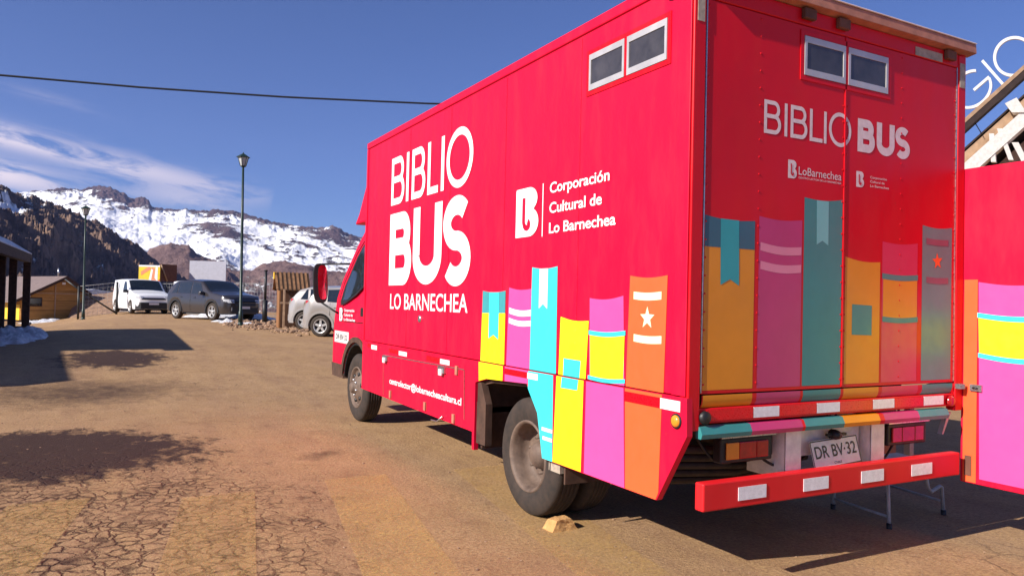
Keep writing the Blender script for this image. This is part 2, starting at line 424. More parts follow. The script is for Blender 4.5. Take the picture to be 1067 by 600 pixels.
# ------------------------------------------------------------------ ground
def ground_mat():
    g = N('dusty_cracked_asphalt')
    o = g.co.outputs['Object']
    big = g.noise(.35, o, 5, .6); mid = g.noise(2.3, o, 8, .65); fine = g.noise(45, o, 6, .75)
    streak = g.noise(1.0, g.mapping(o, (2.6, .35, 1), (0, 0, -.35)), 6, .6)
    c = g.ramp(big, [(.32, (.40, .245, .110, 1)), (.68, (.51, .325, .155, 1))])
    c = g.mix(g.ramp(streak, [(.4, 0), (.68, .6)]), c, (.31, .185, .105, 1))
    c = g.mix(g.ramp(g.noise(3.2, g.mapping(o, (1, .5, 1), (0, 0, .5)), 10, .72), [(.50, 0), (.70, .7)]), c, (.235, .125, .065, 1))
    c = g.mix(g.ramp(mid, [(.45, 0), (.8, .55)]), c, (.56, .36, .20, 1))
    c = g.mix(g.ramp(fine, [(.36, .75), (.60, 0)]), c, (.19, .10, .055, 1))
    c = g.mix(g.ramp(g.noise(160, o, 2, .5), [(.62, 0), (.72, .6)]), c, (.62, .45, .31, 1))
    flk = g.math('MULTIPLY', g.ramp(g.noise(11, o, 10, .78), [(.53, 0), (.62, 1)]), g.ramp(g.noise(.9, o, 4, .6), [(.40, .1), (.60, .8)]))
    c = g.mix(g.math('MULTIPLY', flk, .7), c, (.16, .082, .042, 1))
    # damp / bare patches, each an uneven blob with soft broken edges
    warp = g.noise(1.1, o, 8, .68, out='Color')
    wv = g.vmath('ADD', o, g.vmath('MULTIPLY', g.vmath('SUBTRACT', warp, (.5, .5, .5)), (1.3, 1.3, 0)))
    sp = g.n('ShaderNodeSeparateXYZ'); g.l(wv, sp.inputs[0])
    ragged = g.math('ADD', g.math('MULTIPLY', g.math('SUBTRACT', g.noise(5, g.mapping(o, (1.0, .6, 1)), 9, .72), .5), 1.5), .02)
    def blob(cx_, cy_, rx, ry, ang, a, b):
        ca, sa = math.cos(ang), math.sin(ang)
        dx = g.math('SUBTRACT', sp.outputs[0], cx_); dy = g.math('SUBTRACT', sp.outputs[1], cy_)
        uu = g.math('DIVIDE', g.math('ADD', g.math('MULTIPLY', dx, ca), g.math('MULTIPLY', dy, sa)), rx)
        vv = g.math('DIVIDE', g.math('SUBTRACT', g.math('MULTIPLY', dy, ca), g.math('MULTIPLY', dx, sa)), ry)
        d = g.math('SQRT', g.math('ADD', g.math('MULTIPLY', uu, uu), g.math('MULTIPLY', vv, vv)))
        d = g.math('ADD', d, ragged)
        return g.ramp(d, [(a, 1), (b, 0)])
    b1 = blob(-3.0, 4.95, 1.75, 1.45, -.15, .62, .9)
    b2 = blob(-2.2, 13.2, 1.1, 1.9, .1, .6, .95)
    b3 = blob(-3.6, 4.3, .9, 1.0, 0, .2, 1)
    b4 = blob(-.75, 4.0, .33, .22, .3, .1, 1)
    b5 = blob(-2.7, 9.2, 1.9, 1.6, .3, .2, 1.1)
    pit = g.ramp(g.noise(7, o, 10, .75), [(.32, .45), (.50, 1)])
    dm = g.math('MAXIMUM', b1, g.math('MAXIMUM', g.math('MULTIPLY', b2, .95), g.math('MULTIPLY', b3, .35)))
    dm = g.math('MAXIMUM', dm, g.math('MAXIMUM', g.math('MULTIPLY', b4, .45), g.math('MULTIPLY', b5, .6)))
    dm = g.math('MULTIPLY', g.math('MULTIPLY', dm, pit), 1.35, 0, True)
    c = g.mix(g.math('MULTIPLY', dm, .95), c, (.036, .016, .010, 1))
    # alligator cracking in the near left part
    wv2 = g.vmath('ADD', o, g.vmath('MULTIPLY', g.vmath('SUBTRACT', g.noise(7, o, 5, .6, out='Color'), (.5, .5, .5)), (.16, .16, 0)))
    def vor(scale, vec):
        x = g.n('ShaderNodeTexVoronoi', feature='DISTANCE_TO_EDGE'); x.inputs['Scale'].default_value = scale
        x.inputs['Randomness'].default_value = 1; g.l(vec, x.inputs['Vector']); return x.outputs['Distance']
    e1_ = g.math('DIVIDE', vor(10.5, wv2), 10.5); e2_ = g.math('DIVIDE', vor(2.0, wv2), 2.0)
    zone = blob(-2.9, 2.3, 2.1, 2.7, 0, .6, 1.05)
    zn = g.math('MULTIPLY', zone, g.ramp(g.noise(1.6, o, 5, .6), [(.36, .4), (.55, 1)]))
    halo = g.math('MULTIPLY', g.ramp(e1_, [(.0, 1), (.03, 0)]), g.math('MULTIPLY', zn, g.ramp(g.noise(2.4, o, 6, .7), [(.42, 0), (.60, 1)])))
    cr1 = g.math('MULTIPLY', g.ramp(e1_, [(.0, 1), (.005, .6), (.012, 0)]), g.math('MULTIPLY', zn, g.ramp(g.noise(5, o, 6, .7), [(.35, .3), (.6, 1)])))
    cr2 = g.math('MULTIPLY', g.ramp(e2_, [(.0, 1), (.006, .3), (.012, 0)]), g.ramp(g.noise(.7, o, 4, .6), [(.56, 0), (.66, .35)]))
    cr = g.math('MAXIMUM', cr1, cr2)
    c = g.mix(g.math('MULTIPLY', halo, .85), c, (.07, .03, .018, 1))
    c = g.mix(g.math('MULTIPLY', cr, .9), c, (.035, .015, .01, 1))
    g.col(c); g.rough(g.math('SUBTRACT', .92, g.math('MULTIPLY', dm, .18)))
    g.b.inputs['Specular IOR Level'].default_value = .25
    h = g.math('ADD', g.math('MULTIPLY', fine, .5), g.math('MULTIPLY', g.noise(14, o, 6, .7), .6))
    h = g.math('SUBTRACT', h, g.math('MULTIPLY', cr, 1.1))
    h = g.math('SUBTRACT', h, g.math('MULTIPLY', dm, .5))
    g.bump(h, .9, .016)
    return g
gm = ground_mat(); M['ground'] = gm.m

def axis_vals(lo, hi, fine0, fine1, step, grow=1.18):
    v = []
    x = fine0
    while x <= fine1: v.append(x); x += step
    s_ = step; x = v[-1]
    while x < hi: s_ *= grow; x += s_; v.append(x)
    s_ = step; x = v[0]
    while x > lo: s_ *= grow; x -= s_; v.insert(0, x)
    return v
def ground():
    xs = axis_vals(-6000, 6000, -12, 16, .8); ys = axis_vals(-3000, 6000, -6, 64, .8)
    b = MB(); vs = []
    for y in ys:
        for x in xs:
            z = gh(x, y)
            d = math.hypot(x, y)
            if d > 70: z += mnoise.fractal(Vector((x*.01, y*.01, 3)), 1, 2, 4)*min(25, (d-70)*.12)
            vs.append((x, y, z))
    n = len(xs)
    b.add(vs, [(j*n+i, j*n+i+1, (j+1)*n+i+1, (j+1)*n+i) for j in range(len(ys)-1) for i in range(n-1)], M['ground'], True)
    return tag(b.build('ground', fixn=False), kind='structure')
ground()

# faded zebra crossing bars
def fade_paint():
    g = N('faded_road_paint')
    o = g.co.outputs['Object']
    g.col(g.ramp(g.noise(5, o, 6, .7), [(.3, (.58, .34, .11, 1)), (.7, (.68, .44, .16, 1))])); g.rough(.85)
    tr = g.n('ShaderNodeBsdfTransparent'); mx = g.n('ShaderNodeMixShader')
    wear = g.math('MULTIPLY', g.ramp(g.noise(28, o, 9, .8), [(.36, 0), (.64, 1)]), g.ramp(g.noise(1.7, o, 4, .6), [(.3, .2), (.62, .72)]))
    g.l(wear, mx.inputs[0]); g.l(tr.outputs[0], mx.inputs[1]); g.l(g.b.outputs[0], mx.inputs[2]); g.l(mx.outputs[0], g.out.inputs[0])
    g.bump(g.noise(45, o, 6, .75), .4, .01)
    return g.m
M['roadpaint'] = fade_paint()
b = MB()
for k, (xa, xb) in enumerate(((-4.0, -3.5), (-2.95, -2.48), (-1.93, -1.45), (-.91, -.42), (.15, .64))):
    yt = 3.2-.05*k if k != 2 else 2.9
    b.poly([(xa-.17*(yt-.3)*1.0, .3, .004), (xb-.17*(yt-.3), .3, .004), (xb, yt, .004), (xa, yt, .004)], M['roadpaint'])
tag(b.build('crosswalk', fixn=False), kind='structure')

# rubble at the edge of the car park and loose pebbles
def rock_verts(r, seed):
    bm = bmesh.new(); bmesh.ops.create_icosphere(bm, subdivisions=1, radius=r)
    rr = random.Random(seed)
    sx, sy, sz = rr.uniform(.7, 1.3), rr.uniform(.7, 1.3), rr.uniform(.4, .8)
    vs = [Vector((v.co.x*sx, v.co.y*sy, v.co.z*sz))*rr.uniform(.8, 1.2) for v in bm.verts]
    fs = [[v.index for v in f.verts] for f in bm.faces]; bm.free(); return vs, fs
b = MB(); rr = random.Random(3)
def drop(x, y, r):
    vs, fs = rock_verts(r, rr.random())
    b.add(vs, fs, M['rock'], False, Matrix.Translation((x, y, gh(x, y)+r*.2)) @ Matrix.Rotation(rr.random()*6, 4, 'Z'))
for i in range(420):
    px = rr.uniform(234, 322); d = rr.gauss(25.5, 1.3)+(322-px)*.03
    p = gpt(px, d); drop(p.x, p.y, rr.choice((.03, .04, .05, .09)))
for i in range(70):
    px = rr.uniform(240, 300); p = gpt(px, rr.uniform(29, 34)); drop(p.x, p.y, rr.uniform(.05, .13))
for i in range(900):
    y = -.8+17*rr.random()**1.6; x = rr.uniform(-3.2-y*.3, min(4, .2+y*.3)); drop(x, y, rr.choice((.003, .004, .005, .007, .010)))
for i in range(160):
    x, y = rr.uniform(.0, 3.0), rr.uniform(-1.2, .3); drop(x, y, rr.choice((.003, .004, .006)))
tag(b.build('gravel'), kind='stuff')

def snow_mound(name, cx_, cy_, rx, ry, h, seed, n=26, ang=0):
    b = MB(); vs = []
    ca, sa = math.cos(ang), math.sin(ang)
    for j in range(n+1):
        for i in range(n+1):
            u_, v_ = i/n*2-1, j/n*2-1
            nn = mnoise.fractal(Vector((u_*rx*1.6, v_*ry*1.6, seed)), .8, 2, 6)
            e = max(0, 1-(abs(u_)**2.2+abs(v_)**2.2)-.55*max(0, nn+.1))
            xx, yy = u_*rx+nn*.1*rx*.3, v_*ry
            x, y = cx_+xx*ca-yy*sa, cy_+xx*sa+yy*ca
            z = gh(x, y)-.03+h*(e**.6)*(.7+1.3*abs(nn)) if e > 0 else gh(x, y)-.06
            vs.append((x, y, z))
    m = n+1
    b.add(vs, [(j*m+i, j*m+i+1, (j+1)*m+i+1, (j+1)*m+i) for j in range(n) for i in range(n)], M['snow'], True)
    return tag(b.build(name, fixn=False), kind='stuff')
p = gpt(18, 19.5); snow_mound('snow_bank', p.x-.45, p.y-.3, 1.2, 3.6, .24, 1, 60)
for k, (px, d, rx, ry, h) in enumerate(((243, 29.3, .6, .4, .1), (257, 28.6, .5, .3, .08), (262, 34, 1.2, .6, .25), (240, 36, 2.2, .5, .2), (232, 30, .5, .3, .1), (50, 44, .7, .4, .18), (40, 42, 1.0, .5, .15))):
    p = gpt(px, d); snow_mound('snow_patch', p.x, p.y, rx, ry, h, 5+k, 16)

# ------------------------------------------------------------------ mountains
def mountain_mat(name, dark, mid, pale_rock, snowness, scale, sn_lo, sn_hi):
    g = N(name)
    geo = g.n('ShaderNodeNewGeometry'); pos = geo.outputs['Position']
    n1 = g.noise(scale, pos, 12, .68); n2 = g.noise(scale*5, pos, 10, .72)
    c = g.ramp(n1, [(.32, dark), (.5, mid), (.68, pale_rock)])  # rock tone varies with noise from dark to pale
    c = g.mix(g.ramp(n2, [(.45, 0), (.7, .45)]), c, dark)
    att = g.n('ShaderNodeAttribute', attribute_name='snow').outputs['Fac']
    nn = g.math('ADD', g.math('MULTIPLY', n1, .6), g.math('MULTIPLY', n2, .75))
    f = g.math('ADD', att, g.math('MULTIPLY', g.math('SUBTRACT', nn, .675), snowness))
    f = g.ramp(f, [(sn_lo, 0), (sn_hi, 1)])
    c = g.mix(f, c, (.86, .86, .88, 1))
    g.col(c); g.rough(.95); g.b.inputs['Specular IOR Level'].default_value = .1
    g.bump(g.math('MULTIPLY', g.math('ADD', n1, g.math('MULTIPLY', n2, .5)), g.math('SUBTRACT', 1, g.math('MULTIPLY', f, .8))), 1.0, .16/scale)
    return g.m
def interp(pts, x):
    if x <= pts[0][0]: return pts[0][1]
    for (x0, y0), (x1, y1) in zip(pts, pts[1:]):
        if x <= x1: return y0+(y1-y0)*(x-x0)/(x1-x0)
    return pts[-1][1]
def mountain(name, crest, d_crest, d_base, base_drop, mat, rough_amp, freq, snowf, px0, px1, nx, ny, back=.35, seed=0, warp=.0, shape=1.0):
    """crest: silhouette as (picture column, row) pairs turned into a real ridge at its own distance; a slope falls from it towards us and behind it"""
    b = MB(); vs = []; sn = []
    tot = ny+int(ny*back)
    for j in range(tot+1):
        t = j/ny                     # 0 foot, 1 crest, >1 behind
        for i in range(nx+1):
            px = px0+(px1-px0)*i/nx
            dc = interp(d_crest, px) if isinstance(d_crest, list) else d_crest
            db = d_base
            cs = sum(interp(crest, px+dx_) for dx_ in (-40, -25, -12, 0, 12, 25, 40))/7
            kk = sm(t, .8, 1); cr = at(px, interp(crest, px)*kk+cs*(1-kk), dc)
            if t <= 1:
                d = db+(dc-db)*t
                q = at(px, 306, d)
                zc = cr.z; z = -base_drop+(zc+base_drop)*(t**shape)
            else:
                d = dc+(dc-db)*(t-1); q = at(px, 306, d); z = cr.z-(cr.z+base_drop)*(t-1)*1.2
            P = Vector((q.x*freq, q.y*freq, seed))
            r1 = mnoise.ridged_multi_fractal(P, .9, 2.1, 7, 1.0, 2.0)-1.1
            r2 = mnoise.fractal(P*3.1, .8, 2.1, 6)
            r3 = mnoise.ridged_multi_fractal(P*4.3, .8, 2.1, 5, 1.0, 2.0)-1.1
            e = math.sin(PI*min(1, max(0, t)))**.6 if t < 1 else 0
            r4 = mnoise.ridged_multi_fractal(P*13, .7, 2.1, 4, 1.0, 2.0)-1.1; k = rough_amp*(r1*(.8 if rough_amp != 105 else .42)+r2*.2+(r3*.30+r4*.10)*(1 if rough_amp != 105 else .25+.75*sm(t, .84, .97)))
            zz = z+k*e+rough_amp*(r3*.14+r4*.07)*sm(t, .85, .95)
            vs.append((q.x, q.y, zz))
            sn.append(snowf(px, t, r1, r2, r3)-.10*max(-.3, r4))
    m = nx+1
    b.add(vs, [(j*m+i, j*m+i+1, (j+1)*m+i+1, (j+1)*m+i) for j in range(tot) for i in range(nx)], mat, False)
    o = b.build(name, fixn=False)
    a = o.data.attributes.new('snow', 'FLOAT', 'POINT'); a.data.foreach_set('value', sn)
    o.data.polygons.foreach_set('use_smooth', [True]*len(o.data.polygons))
    return tag(o, kind='structure')
far_crest = [(-200, 225), (-60, 214), (0, 205), (22, 201), (45, 198), (64, 197), (82, 199), (92, 195.5), (99, 194.5), (110, 196), (120, 198.5), (127, 203), (131, 207.5), (137, 209), (141, 206.5), (147, 207), (152, 210), (155, 216), (168, 218), (180, 219), (190, 218), (196, 220), (210, 220.5), (226, 219.5), (240, 221), (252, 223), (262, 227), (275, 230), (285, 232.5), (300, 235), (318, 238), (330, 238.5), (337, 237), (345, 235), (352, 238), (357, 243), (364, 246), (380, 249), (420, 256), (700, 262), (1300, 250)]
M['far_mtn'] = mountain_mat('snowy_range', (.07, .045, .045, 1), (.13, .085, .08, 1), (.21, .14, .12, 1), 1.1, .0025, .43, .50)
M['near_mtn'] = mountain_mat('dark_ridge_rock', (.11, .075, .07, 1), (.20, .135, .11, 1), (.40, .26, .18, 1), 1.6, .012, .5, .58)
M['mid_mtn'] = mountain_mat('brown_foothill', (.11, .07, .07, 1), (.19, .12, .11, 1), (.28, .19, .165, 1), 1.5, .008, .5, .58)
def far_snow(px, t, r1, r2, r3):
    s_ = .70-.20*max(-.2, r3)-.14*max(-.4, r1)-.10*r2
    if t > .88: s_ -= (.10 if px < 92 else .22)*(t-.88)/.12
    s_ -= .40*math.exp(-((px-126)/24)**2-((t-1.0)/.17)**2)
    if t < .52: s_ -= (.52-t)*1.6
    s_ -= .30*math.exp(-((px-215)/55)**2-((t-.78)/.08)**2)
    s_ -= .16*math.exp(-((px-350)/22)**2-((t-.85)/.12)**2)
    s_ += .22*math.exp(-((px-165)/45)**2-((t-.70)/.16)**2)
    return s_
mountain('snowy_mountains', far_crest, 5200, 2500, 260, M['far_mtn'], 105, .0017, far_snow, -100, 560, 760, 200, seed=2.3)
mid_crest = [(-100, 300), (100, 296), (140, 276), (154, 261), (165, 256), (176, 253), (186, 256), (195, 255), (203, 264), (215, 270), (225, 272), (232, 279), (245, 284), (262, 282), (275, 275), (285, 273), (300, 273), (318, 276), (335, 282), (352, 284), (380, 282), (500, 276), (1300, 270)]
mountain('brown_foothills', mid_crest, 1900, 800, 160, M['mid_mtn'], 34, .004,
         lambda px, t, r1, r2, r3: .34-.1*r1+(.12 if t < .55 and px > 200 else 0)+.16*math.exp(-((px-262)/25)**2)*(t < .8), -100, 700, 420, 90, seed=9.1)
near_crest = [(-260, 150), (-60, 185), (0, 195), (11, 200), (20, 205), (30, 206), (37, 211), (50, 217), (62, 219), (75, 225), (88, 231), (100, 234), (112, 240), (125, 248), (139, 255), (150, 263), (158, 272), (170, 281), (187, 291), (215, 306), (260, 330), (400, 360)]
def near_snow(px, t, r1, r2, r3):
    s_ = .30-.15*r1+.12*r2
    s_ += .42*math.exp(-((px-14)/26)**2-((t-.86)/.08)**2)
    s_ += .20*math.exp(-((px-80)/26)**2-((t-.86)/.05)**2)
    s_ += .32*math.exp(-((px-22)/22)**2-((t-.42)/.11)**2)
    return s_
mountain('dark_rocky_ridge', near_crest, [(-260, 560), (0, 820), (187, 1300), (400, 1600)], 330, 75, M['near_mtn'], 36, .0095, near_snow, -260, 330, 460, 150, seed=4.7)

# ------------------------------------------------------------------ lettering
def arc(cx_, cy_, rx, ry, a0_, a1_, n=18):
    return [(cx_+rx*math.cos(math.radians(a0_+(a1_-a0_)*k/n)), cy_+ry*math.sin(math.radians(a0_+(a1_-a0_)*k/n))) for k in range(n+1)]
def glyph(ch, w_, h, t):
    q = t/2
    if ch == 'I': return [[(w_/2, 0), (w_/2, h)]]
    if ch == 'L': return [[(q, 0), (q, h)], [(q, q), (w_, q)]]
    if ch == 'B':
        m_ = h*.53; r1 = (h-q-m_)/2; r2 = (m_-q)/2; x1 = w_*.93-q; x2 = w_-q
        up_ = [(q, h-q)]+arc(max(q, x1-r1*.9), (h-q+m_)/2, min(r1*.9, x1-q), r1, 90, -90)+[(q, m_)]
        lo = [(q, m_)]+arc(max(q, x2-r2*.9), (m_+q)/2, min(r2*.9, x2-q), r2, 90, -90)+[(q, q)]
        return [[(q, 0), (q, h)], up_, lo]
    if ch == 'U': return [[(q, h)]+[(q, h*.36)]+arc(w_/2, h*.36, w_/2-q, h*.36-q, 180, 360, 22)+[(w_-q, h)]]
    if ch == 'O': return [arc(w_/2, h/2, w_/2-q, h/2-q, 0, 360, 48)]
    if ch == 'S':
        ry = (h/2-q)/2; rx = w_/2-q
        return [arc(w_/2, h/2+ry, rx, ry, 38, 180, 20)+arc(w_/2, h/2+ry, rx, ry, 192, 262, 6)+arc(w_/2, h/2-ry, rx, ry, 82, 0, 8)+arc(w_/2, h/2-ry, rx, ry, -10, -145, 20)]
    if ch == 'G': return [arc(w_/2, h/2, w_/2-q, h/2-q, 42, 350, 40), [(w_*.52, h*.44), (w_-q*.6, h*.44)]]
def ribbon(pts, t):
    n = len(pts); closed = (Vector(pts[0])-Vector(pts[-1])).length < 1e-6
    P_ = [Vector(p) for p in pts]; vs = []
    for i in range(n):
        if closed: a, c = P_[(i-1) % (n-1)], P_[(i+1) % (n-1)]
        else: a, c = P_[max(0, i-1)], P_[min(n-1, i+1)]
        d = (c-a).normalized(); nn = Vector((-d.y, d.x))
        vs += [P_[i]+nn*t/2, P_[i]-nn*t/2]
    return vs, [(2*i, 2*i+1, 2*i+3, 2*i+2) for i in range(n-1)]
def put_glyph(b, ch, w_, h, t, to3, mat, depth=0.0):
    for k, path in enumerate(glyph(ch, w_, h, t)):
        vs, fs = ribbon(path, t)
        lay = .0004*k
        if depth:
            n = len(vs)
            V = [to3(v.x, v.y, lay) for v in vs]+[to3(v.x, v.y, lay+depth) for v in vs]
            F = [list(f) for f in fs]+[[i+n for i in f][::-1] for f in fs]
            m_ = len(vs)//2
            for i in range(m_-1):
                F += [(2*i, 2*i+2, n+2*i+2, n+2*i), (2*i+1, n+2*i+1, n+2*i+3, 2*i+3)]
            F += [(0, n, n+1, 1), (n-2, n-1, 2*n-1, 2*n-2)]
            b.add(V, F, mat)
        else: b.add([to3(v.x, v.y, lay) for v in vs], fs, mat)
def text2d(s_, bold=0.0):
    cu = bpy.data.curves.new('t', 'FONT'); cu.body = s_; cu.size = 1; cu.offset = bold; cu.resolution_u = 4
    o = bpy.data.objects.new('t', cu); COL.objects.link(o)
    bpy.context.view_layer.update()
    me = bpy.data.meshes.new_from_object(o.evaluated_get(bpy.context.evaluated_depsgraph_get()))
    vs = [v.co.copy() for v in me.vertices]; fs = [list(p.vertices) for p in me.polygons]
    bpy.data.objects.remove(o); bpy.data.curves.remove(cu); bpy.data.meshes.remove(me)
    return vs, fs
def put_text(b, s_, u0, v0, w_, h, to3, mat, bold=0.0, capref=None):
    """fit text so that it starts at u0, baseline v0, spans w_; h = cap height"""
    vs, fs = text2d(s_, bold)
    x0 = min(v.x for v in vs); x1 = max(v.x for v in vs)
    cap = .73
    b.add([to3(u0+(v.x-x0)/(x1-x0)*w_, v0+v.y/cap*h, 0) for v in vs], fs, mat)

# ------------------------------------------------------------------ THE LIBRARY TRUCK
truck = empty('library_truck', (1.1, 2.6, 0), 0, 'big red mobile library box truck covered in book pictures and white lettering', 'truck')
TO = Vector((1.1, 2.6, 0))
def part(b, name, parent=truck, bevel=0, fixn=True, label=None, pad=.004):
    # builder coordinates are world ones: shift to the truck's base
    b.v = [v-TO for v in b.v]
    o = b.build(name, parent, bevel, fixn, pad=pad)
    if label: o['label'] = label
    return o
W_, L_, ZT, ZF = 2.2, 5.04, 3.05, .965
# cargo body
b = MB()
b.box((0, .06, ZF), (W_, L_, 3.0), M['red'])
body = part(b, 'cargo_body', bevel=.006)
b = MB()
b.box((-.012, .0, 2.985), (.05, L_+.01, 3.05), M['red']); b.box((2.15, .0, 2.985), (2.212, L_+.01, 3.05), M['red'])
b.box((.052, L_-.05, 2.985), (2.148, L_+.012, 3.05), M['red']); b.box((.04, .01, 3.002), (2.16, L_-.06, 3.03), M['eave_top'])
part(b, 'roof_rim', bevel=.008)
b = MB()
for y in (L_-.035,):
    b.box((-.010, y, ZF+.005), (.012, L_+.006, 2.98), M['red'])
b.box((-.010, .012, ZF-.0), (-.002, .11, 2.98), M['red'])
part(b, 'corner_trim', bevel=.003)
b = MB()
for y in (.99, 1.93, 2.88, 3.80):   # riveted panel joints
    b.box((-.0022, y-.018, ZF+.01), (.002, y+.018, 2.97), M['red'])
    for k in range(26):
        z = ZF+.05+k*.076
        for dy in (-.011,):
            b.lathe([(0, .0001), (-.0045, .004), (-.0022, .007)], M['red'], 6, 'x', (0, y+dy, z))
part(b, 'panel_joint')
# rear frame: two posts, header, sill
b = MB()
b.box((0, 0, .80), (.075, .06, 2.98), M['rear_red']); b.box((2.125, 0, .80), (2.2, .06, 2.98), M['rear_red'])
b.box((.077, .004, 2.90), (2.123, .055, 2.985), M['rear_red']); b.box((.077, .006, .83), (2.123, .055, .905), M['rear_red'])
rf = part(b, 'rear_frame', bevel=.006)
b = MB()   # rear eave
b.prism([(-.042, 2.995), (.02, 2.985), (.02, 3.055), (-.038, 3.05)], 'x', .03, 2.24, M['eave'])
b.prism([(-.044, 3.052), (.02, 3.057), (.02, 3.066), (-.044, 3.060)], 'x', .03, 2.24, M['eave_top'])
part(b, 'rear_eave', bevel=.003)
# doors
DY = .008
def door(x0, x1, wx0, wx1):
    b = MB()
    b.box((x0, DY, .975), (x1, .05, 2.895), M['rear_red'])
    cols = [x0+.012, x1-.012, (x0+x1)/2-.14 if x0 < .5 else (x0+x1)/2-.02]
    for cx_ in cols:
        for k in range(22):
            z = 1.02+k*.088
            if wx0-.03 < cx_ < wx1+.03 and z > 2.58: continue
            b.lathe([(DY-.0003, .006), (DY-.003, .0042), (DY-.0035, .0001)], M['rear_red'], 8, 'y', (cx_, 0, z))
    return part(b, 'rear_door', pad=None)
d1 = door(.088, 1.094, .74, 1.1); d2 = door(1.102, 2.112, 1.1, 1.48)
b = MB(); b.box((1.092, .003, .98), (1.101, .012, 2.895), M['rear_red']); b.box((.080, .004, .98), (.087, .03, 2.9), M['chrome']); b.box((2.113, .004, .98), (2.120, .03, 2.9), M['chrome'])
part(b, 'door_seal')
b = MB()   # bottom flap under the doors, slightly curved
segs = [(.004, .968), (.0035, .945), (.008, .925), (.02, .907)]
def flapcol(x0, x1, mat):
    vs = [];
    for (y, z) in segs: vs += [(x0, y, z), (x1, y, z)]
    b.add(vs, [(2*i, 2*i+1, 2*i+3, 2*i+2) for i in range(3)], mat, True)
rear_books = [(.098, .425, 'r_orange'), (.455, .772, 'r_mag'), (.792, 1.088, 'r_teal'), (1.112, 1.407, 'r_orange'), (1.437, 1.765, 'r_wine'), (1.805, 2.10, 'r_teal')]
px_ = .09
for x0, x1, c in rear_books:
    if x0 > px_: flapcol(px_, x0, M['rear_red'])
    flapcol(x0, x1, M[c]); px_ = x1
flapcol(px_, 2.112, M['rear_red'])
part(b, 'lower_flap', fixn=False)

def window_set(to3, u0, u1, v0, v1, um, name='vent_window', flat=.009):
    """two framed panes side by side; to3(u, v, out)"""
    def bx(b, a, c, d, e, o0, o1, mat):
        vs = [to3(*p) for p in ((a, d, o0), (c, d, o0), (c, e, o0), (a, e, o0), (a, d, o1), (c, d, o1), (c, e, o1), (a, e, o1))]
        b.add(vs, [(0,3,2,1),(4,5,6,7),(0,1,5,4),(1,2,6,5),(2,3,7,6),(3,0,4,7)], mat)
    for (a, c) in ((u0, um-.012), (um+.012, u1)):
        b = MB(); t = .018
        for q in ((a, a+t, v0, v1), (c-t, c, v0, v1), (a+t, c-t, v0, v0+t*1.9), (a+t, c-t, v1-t*1.9, v1)):
            bx(b, q[0], q[1], q[2], q[3], .001, flat, M['alu'])
        fr = part(b, name)
        b = MB(); bx(b, a+t, c-t, v0+t*1.9, v1-t*1.9, .001, .004, M['ventglass']); part(b, 'pane', fr)
    b = MB()
    o_ = .028
    for q in ((u0-o_, u0-.003, v0-o_, v1+o_), (u1+.003, u1+o_, v0-o_, v1+o_), (u0-.003, u1+.003, v0-o_, v0-.003), (u0-.003, u1+.003, v1+.003, v1+o_)):
        bx(b, q[0], q[1], q[2], q[3], .0005, .005, M['rear_red'])
    bx(b, um-.011, um+.011, v0, v1, .001, .006, M['rear_red'])
    part(b, 'window_surround')
side3 = lambda u_, v_, o_: Vector((-o_, -u_, v_))          # side face: u runs to the rear (-y)
rear3 = lambda u_, v_, o_: Vector((u_, DY-o_, v_))
window_set(lambda u_, v_, o_: side3(u_, v_, o_), -.885, -.195, 2.635, 2.845, -.537)
window_set(rear3, .765, 1.452, 2.635, 2.843, 1.10, flat=.008)

# ---- lettering on the side
b = MB()
yb = [(4.266, 3.91), (3.872, 3.79), (3.721, 3.393), (3.344, 3.108), (3.061, 2.974), (2.939, 2.434)]
for ch, (ya, yc) in zip('BIBLIO', yb):
    wd = ya-yc; z0, z1 = 2.306, 2.762
    if ch == 'O': z0, z1 = 2.293, 2.773
    t = .062
    put_glyph(b, ch, wd, z1-z0, t, lambda u_, v_, l_, ya=ya, z0=z0: Vector((-.005-l_, ya-u_, z0+v_)), M['white'])
part(b, 'title_lettering', fixn=False, pad=None); b = MB()
for ch, (ya, yc) in zip('BUS', [(4.273, 3.686), (3.65, 3.0), (2.975, 2.44)]):
    z0, z1 = 1.535, 2.222
    if ch == 'S': z0, z1 = 1.515, 2.235
    put_glyph(b, ch, ya-yc, z1-z0, .160 if ch != 'S' else .155, lambda u_, v_, l_, ya=ya, z0=z0: Vector((-.005-l_, ya-u_, z0+v_)), M['white'])
part(b, 'title_lettering', fixn=False, pad=None)
b = MB()
s3 = lambda off: (lambda u_, v_, l_: Vector((-off, -u_, v_)))
b = MB(); put_text(b, 'LO BARNECHEA', -4.22, 1.312, 1.75, .15, s3(.005), M['white'], .01); part(b, 'small_lettering', fixn=False, pad=None)
b = MB(); put_text(b, 'Corporación', -1.30, 2.088, .635, .068, s3(.005), M['white'], .018); part(b, 'small_lettering', fixn=False, pad=None)
b = MB(); put_text(b, 'Cultural de', -1.30, 1.962, .565, .068, s3(.005), M['white'], .018); part(b, 'small_lettering', fixn=False, pad=None)
b = MB(); put_text(b, 'Lo Barnechea', -1.30, 1.836, .70, .068, s3(.005), M['white'], .018); part(b, 'small_lettering', fixn=False, pad=None)
b = MB(); b.poly([(-.005, 1.388, 1.82), (-.005, 1.378, 1.82), (-.005, 1.378, 2.16), (-.005, 1.388, 2.16)], M['white']); part(b, 'divider_line', fixn=False, pad=None)
b = MB(); put_text(b, 'centrolector@lobarnecheacultura.cl', -4.16, .60, 1.635, .058, s3(.013), M['white'], .02); part(b, 'small_lettering', fixn=False, pad=None)
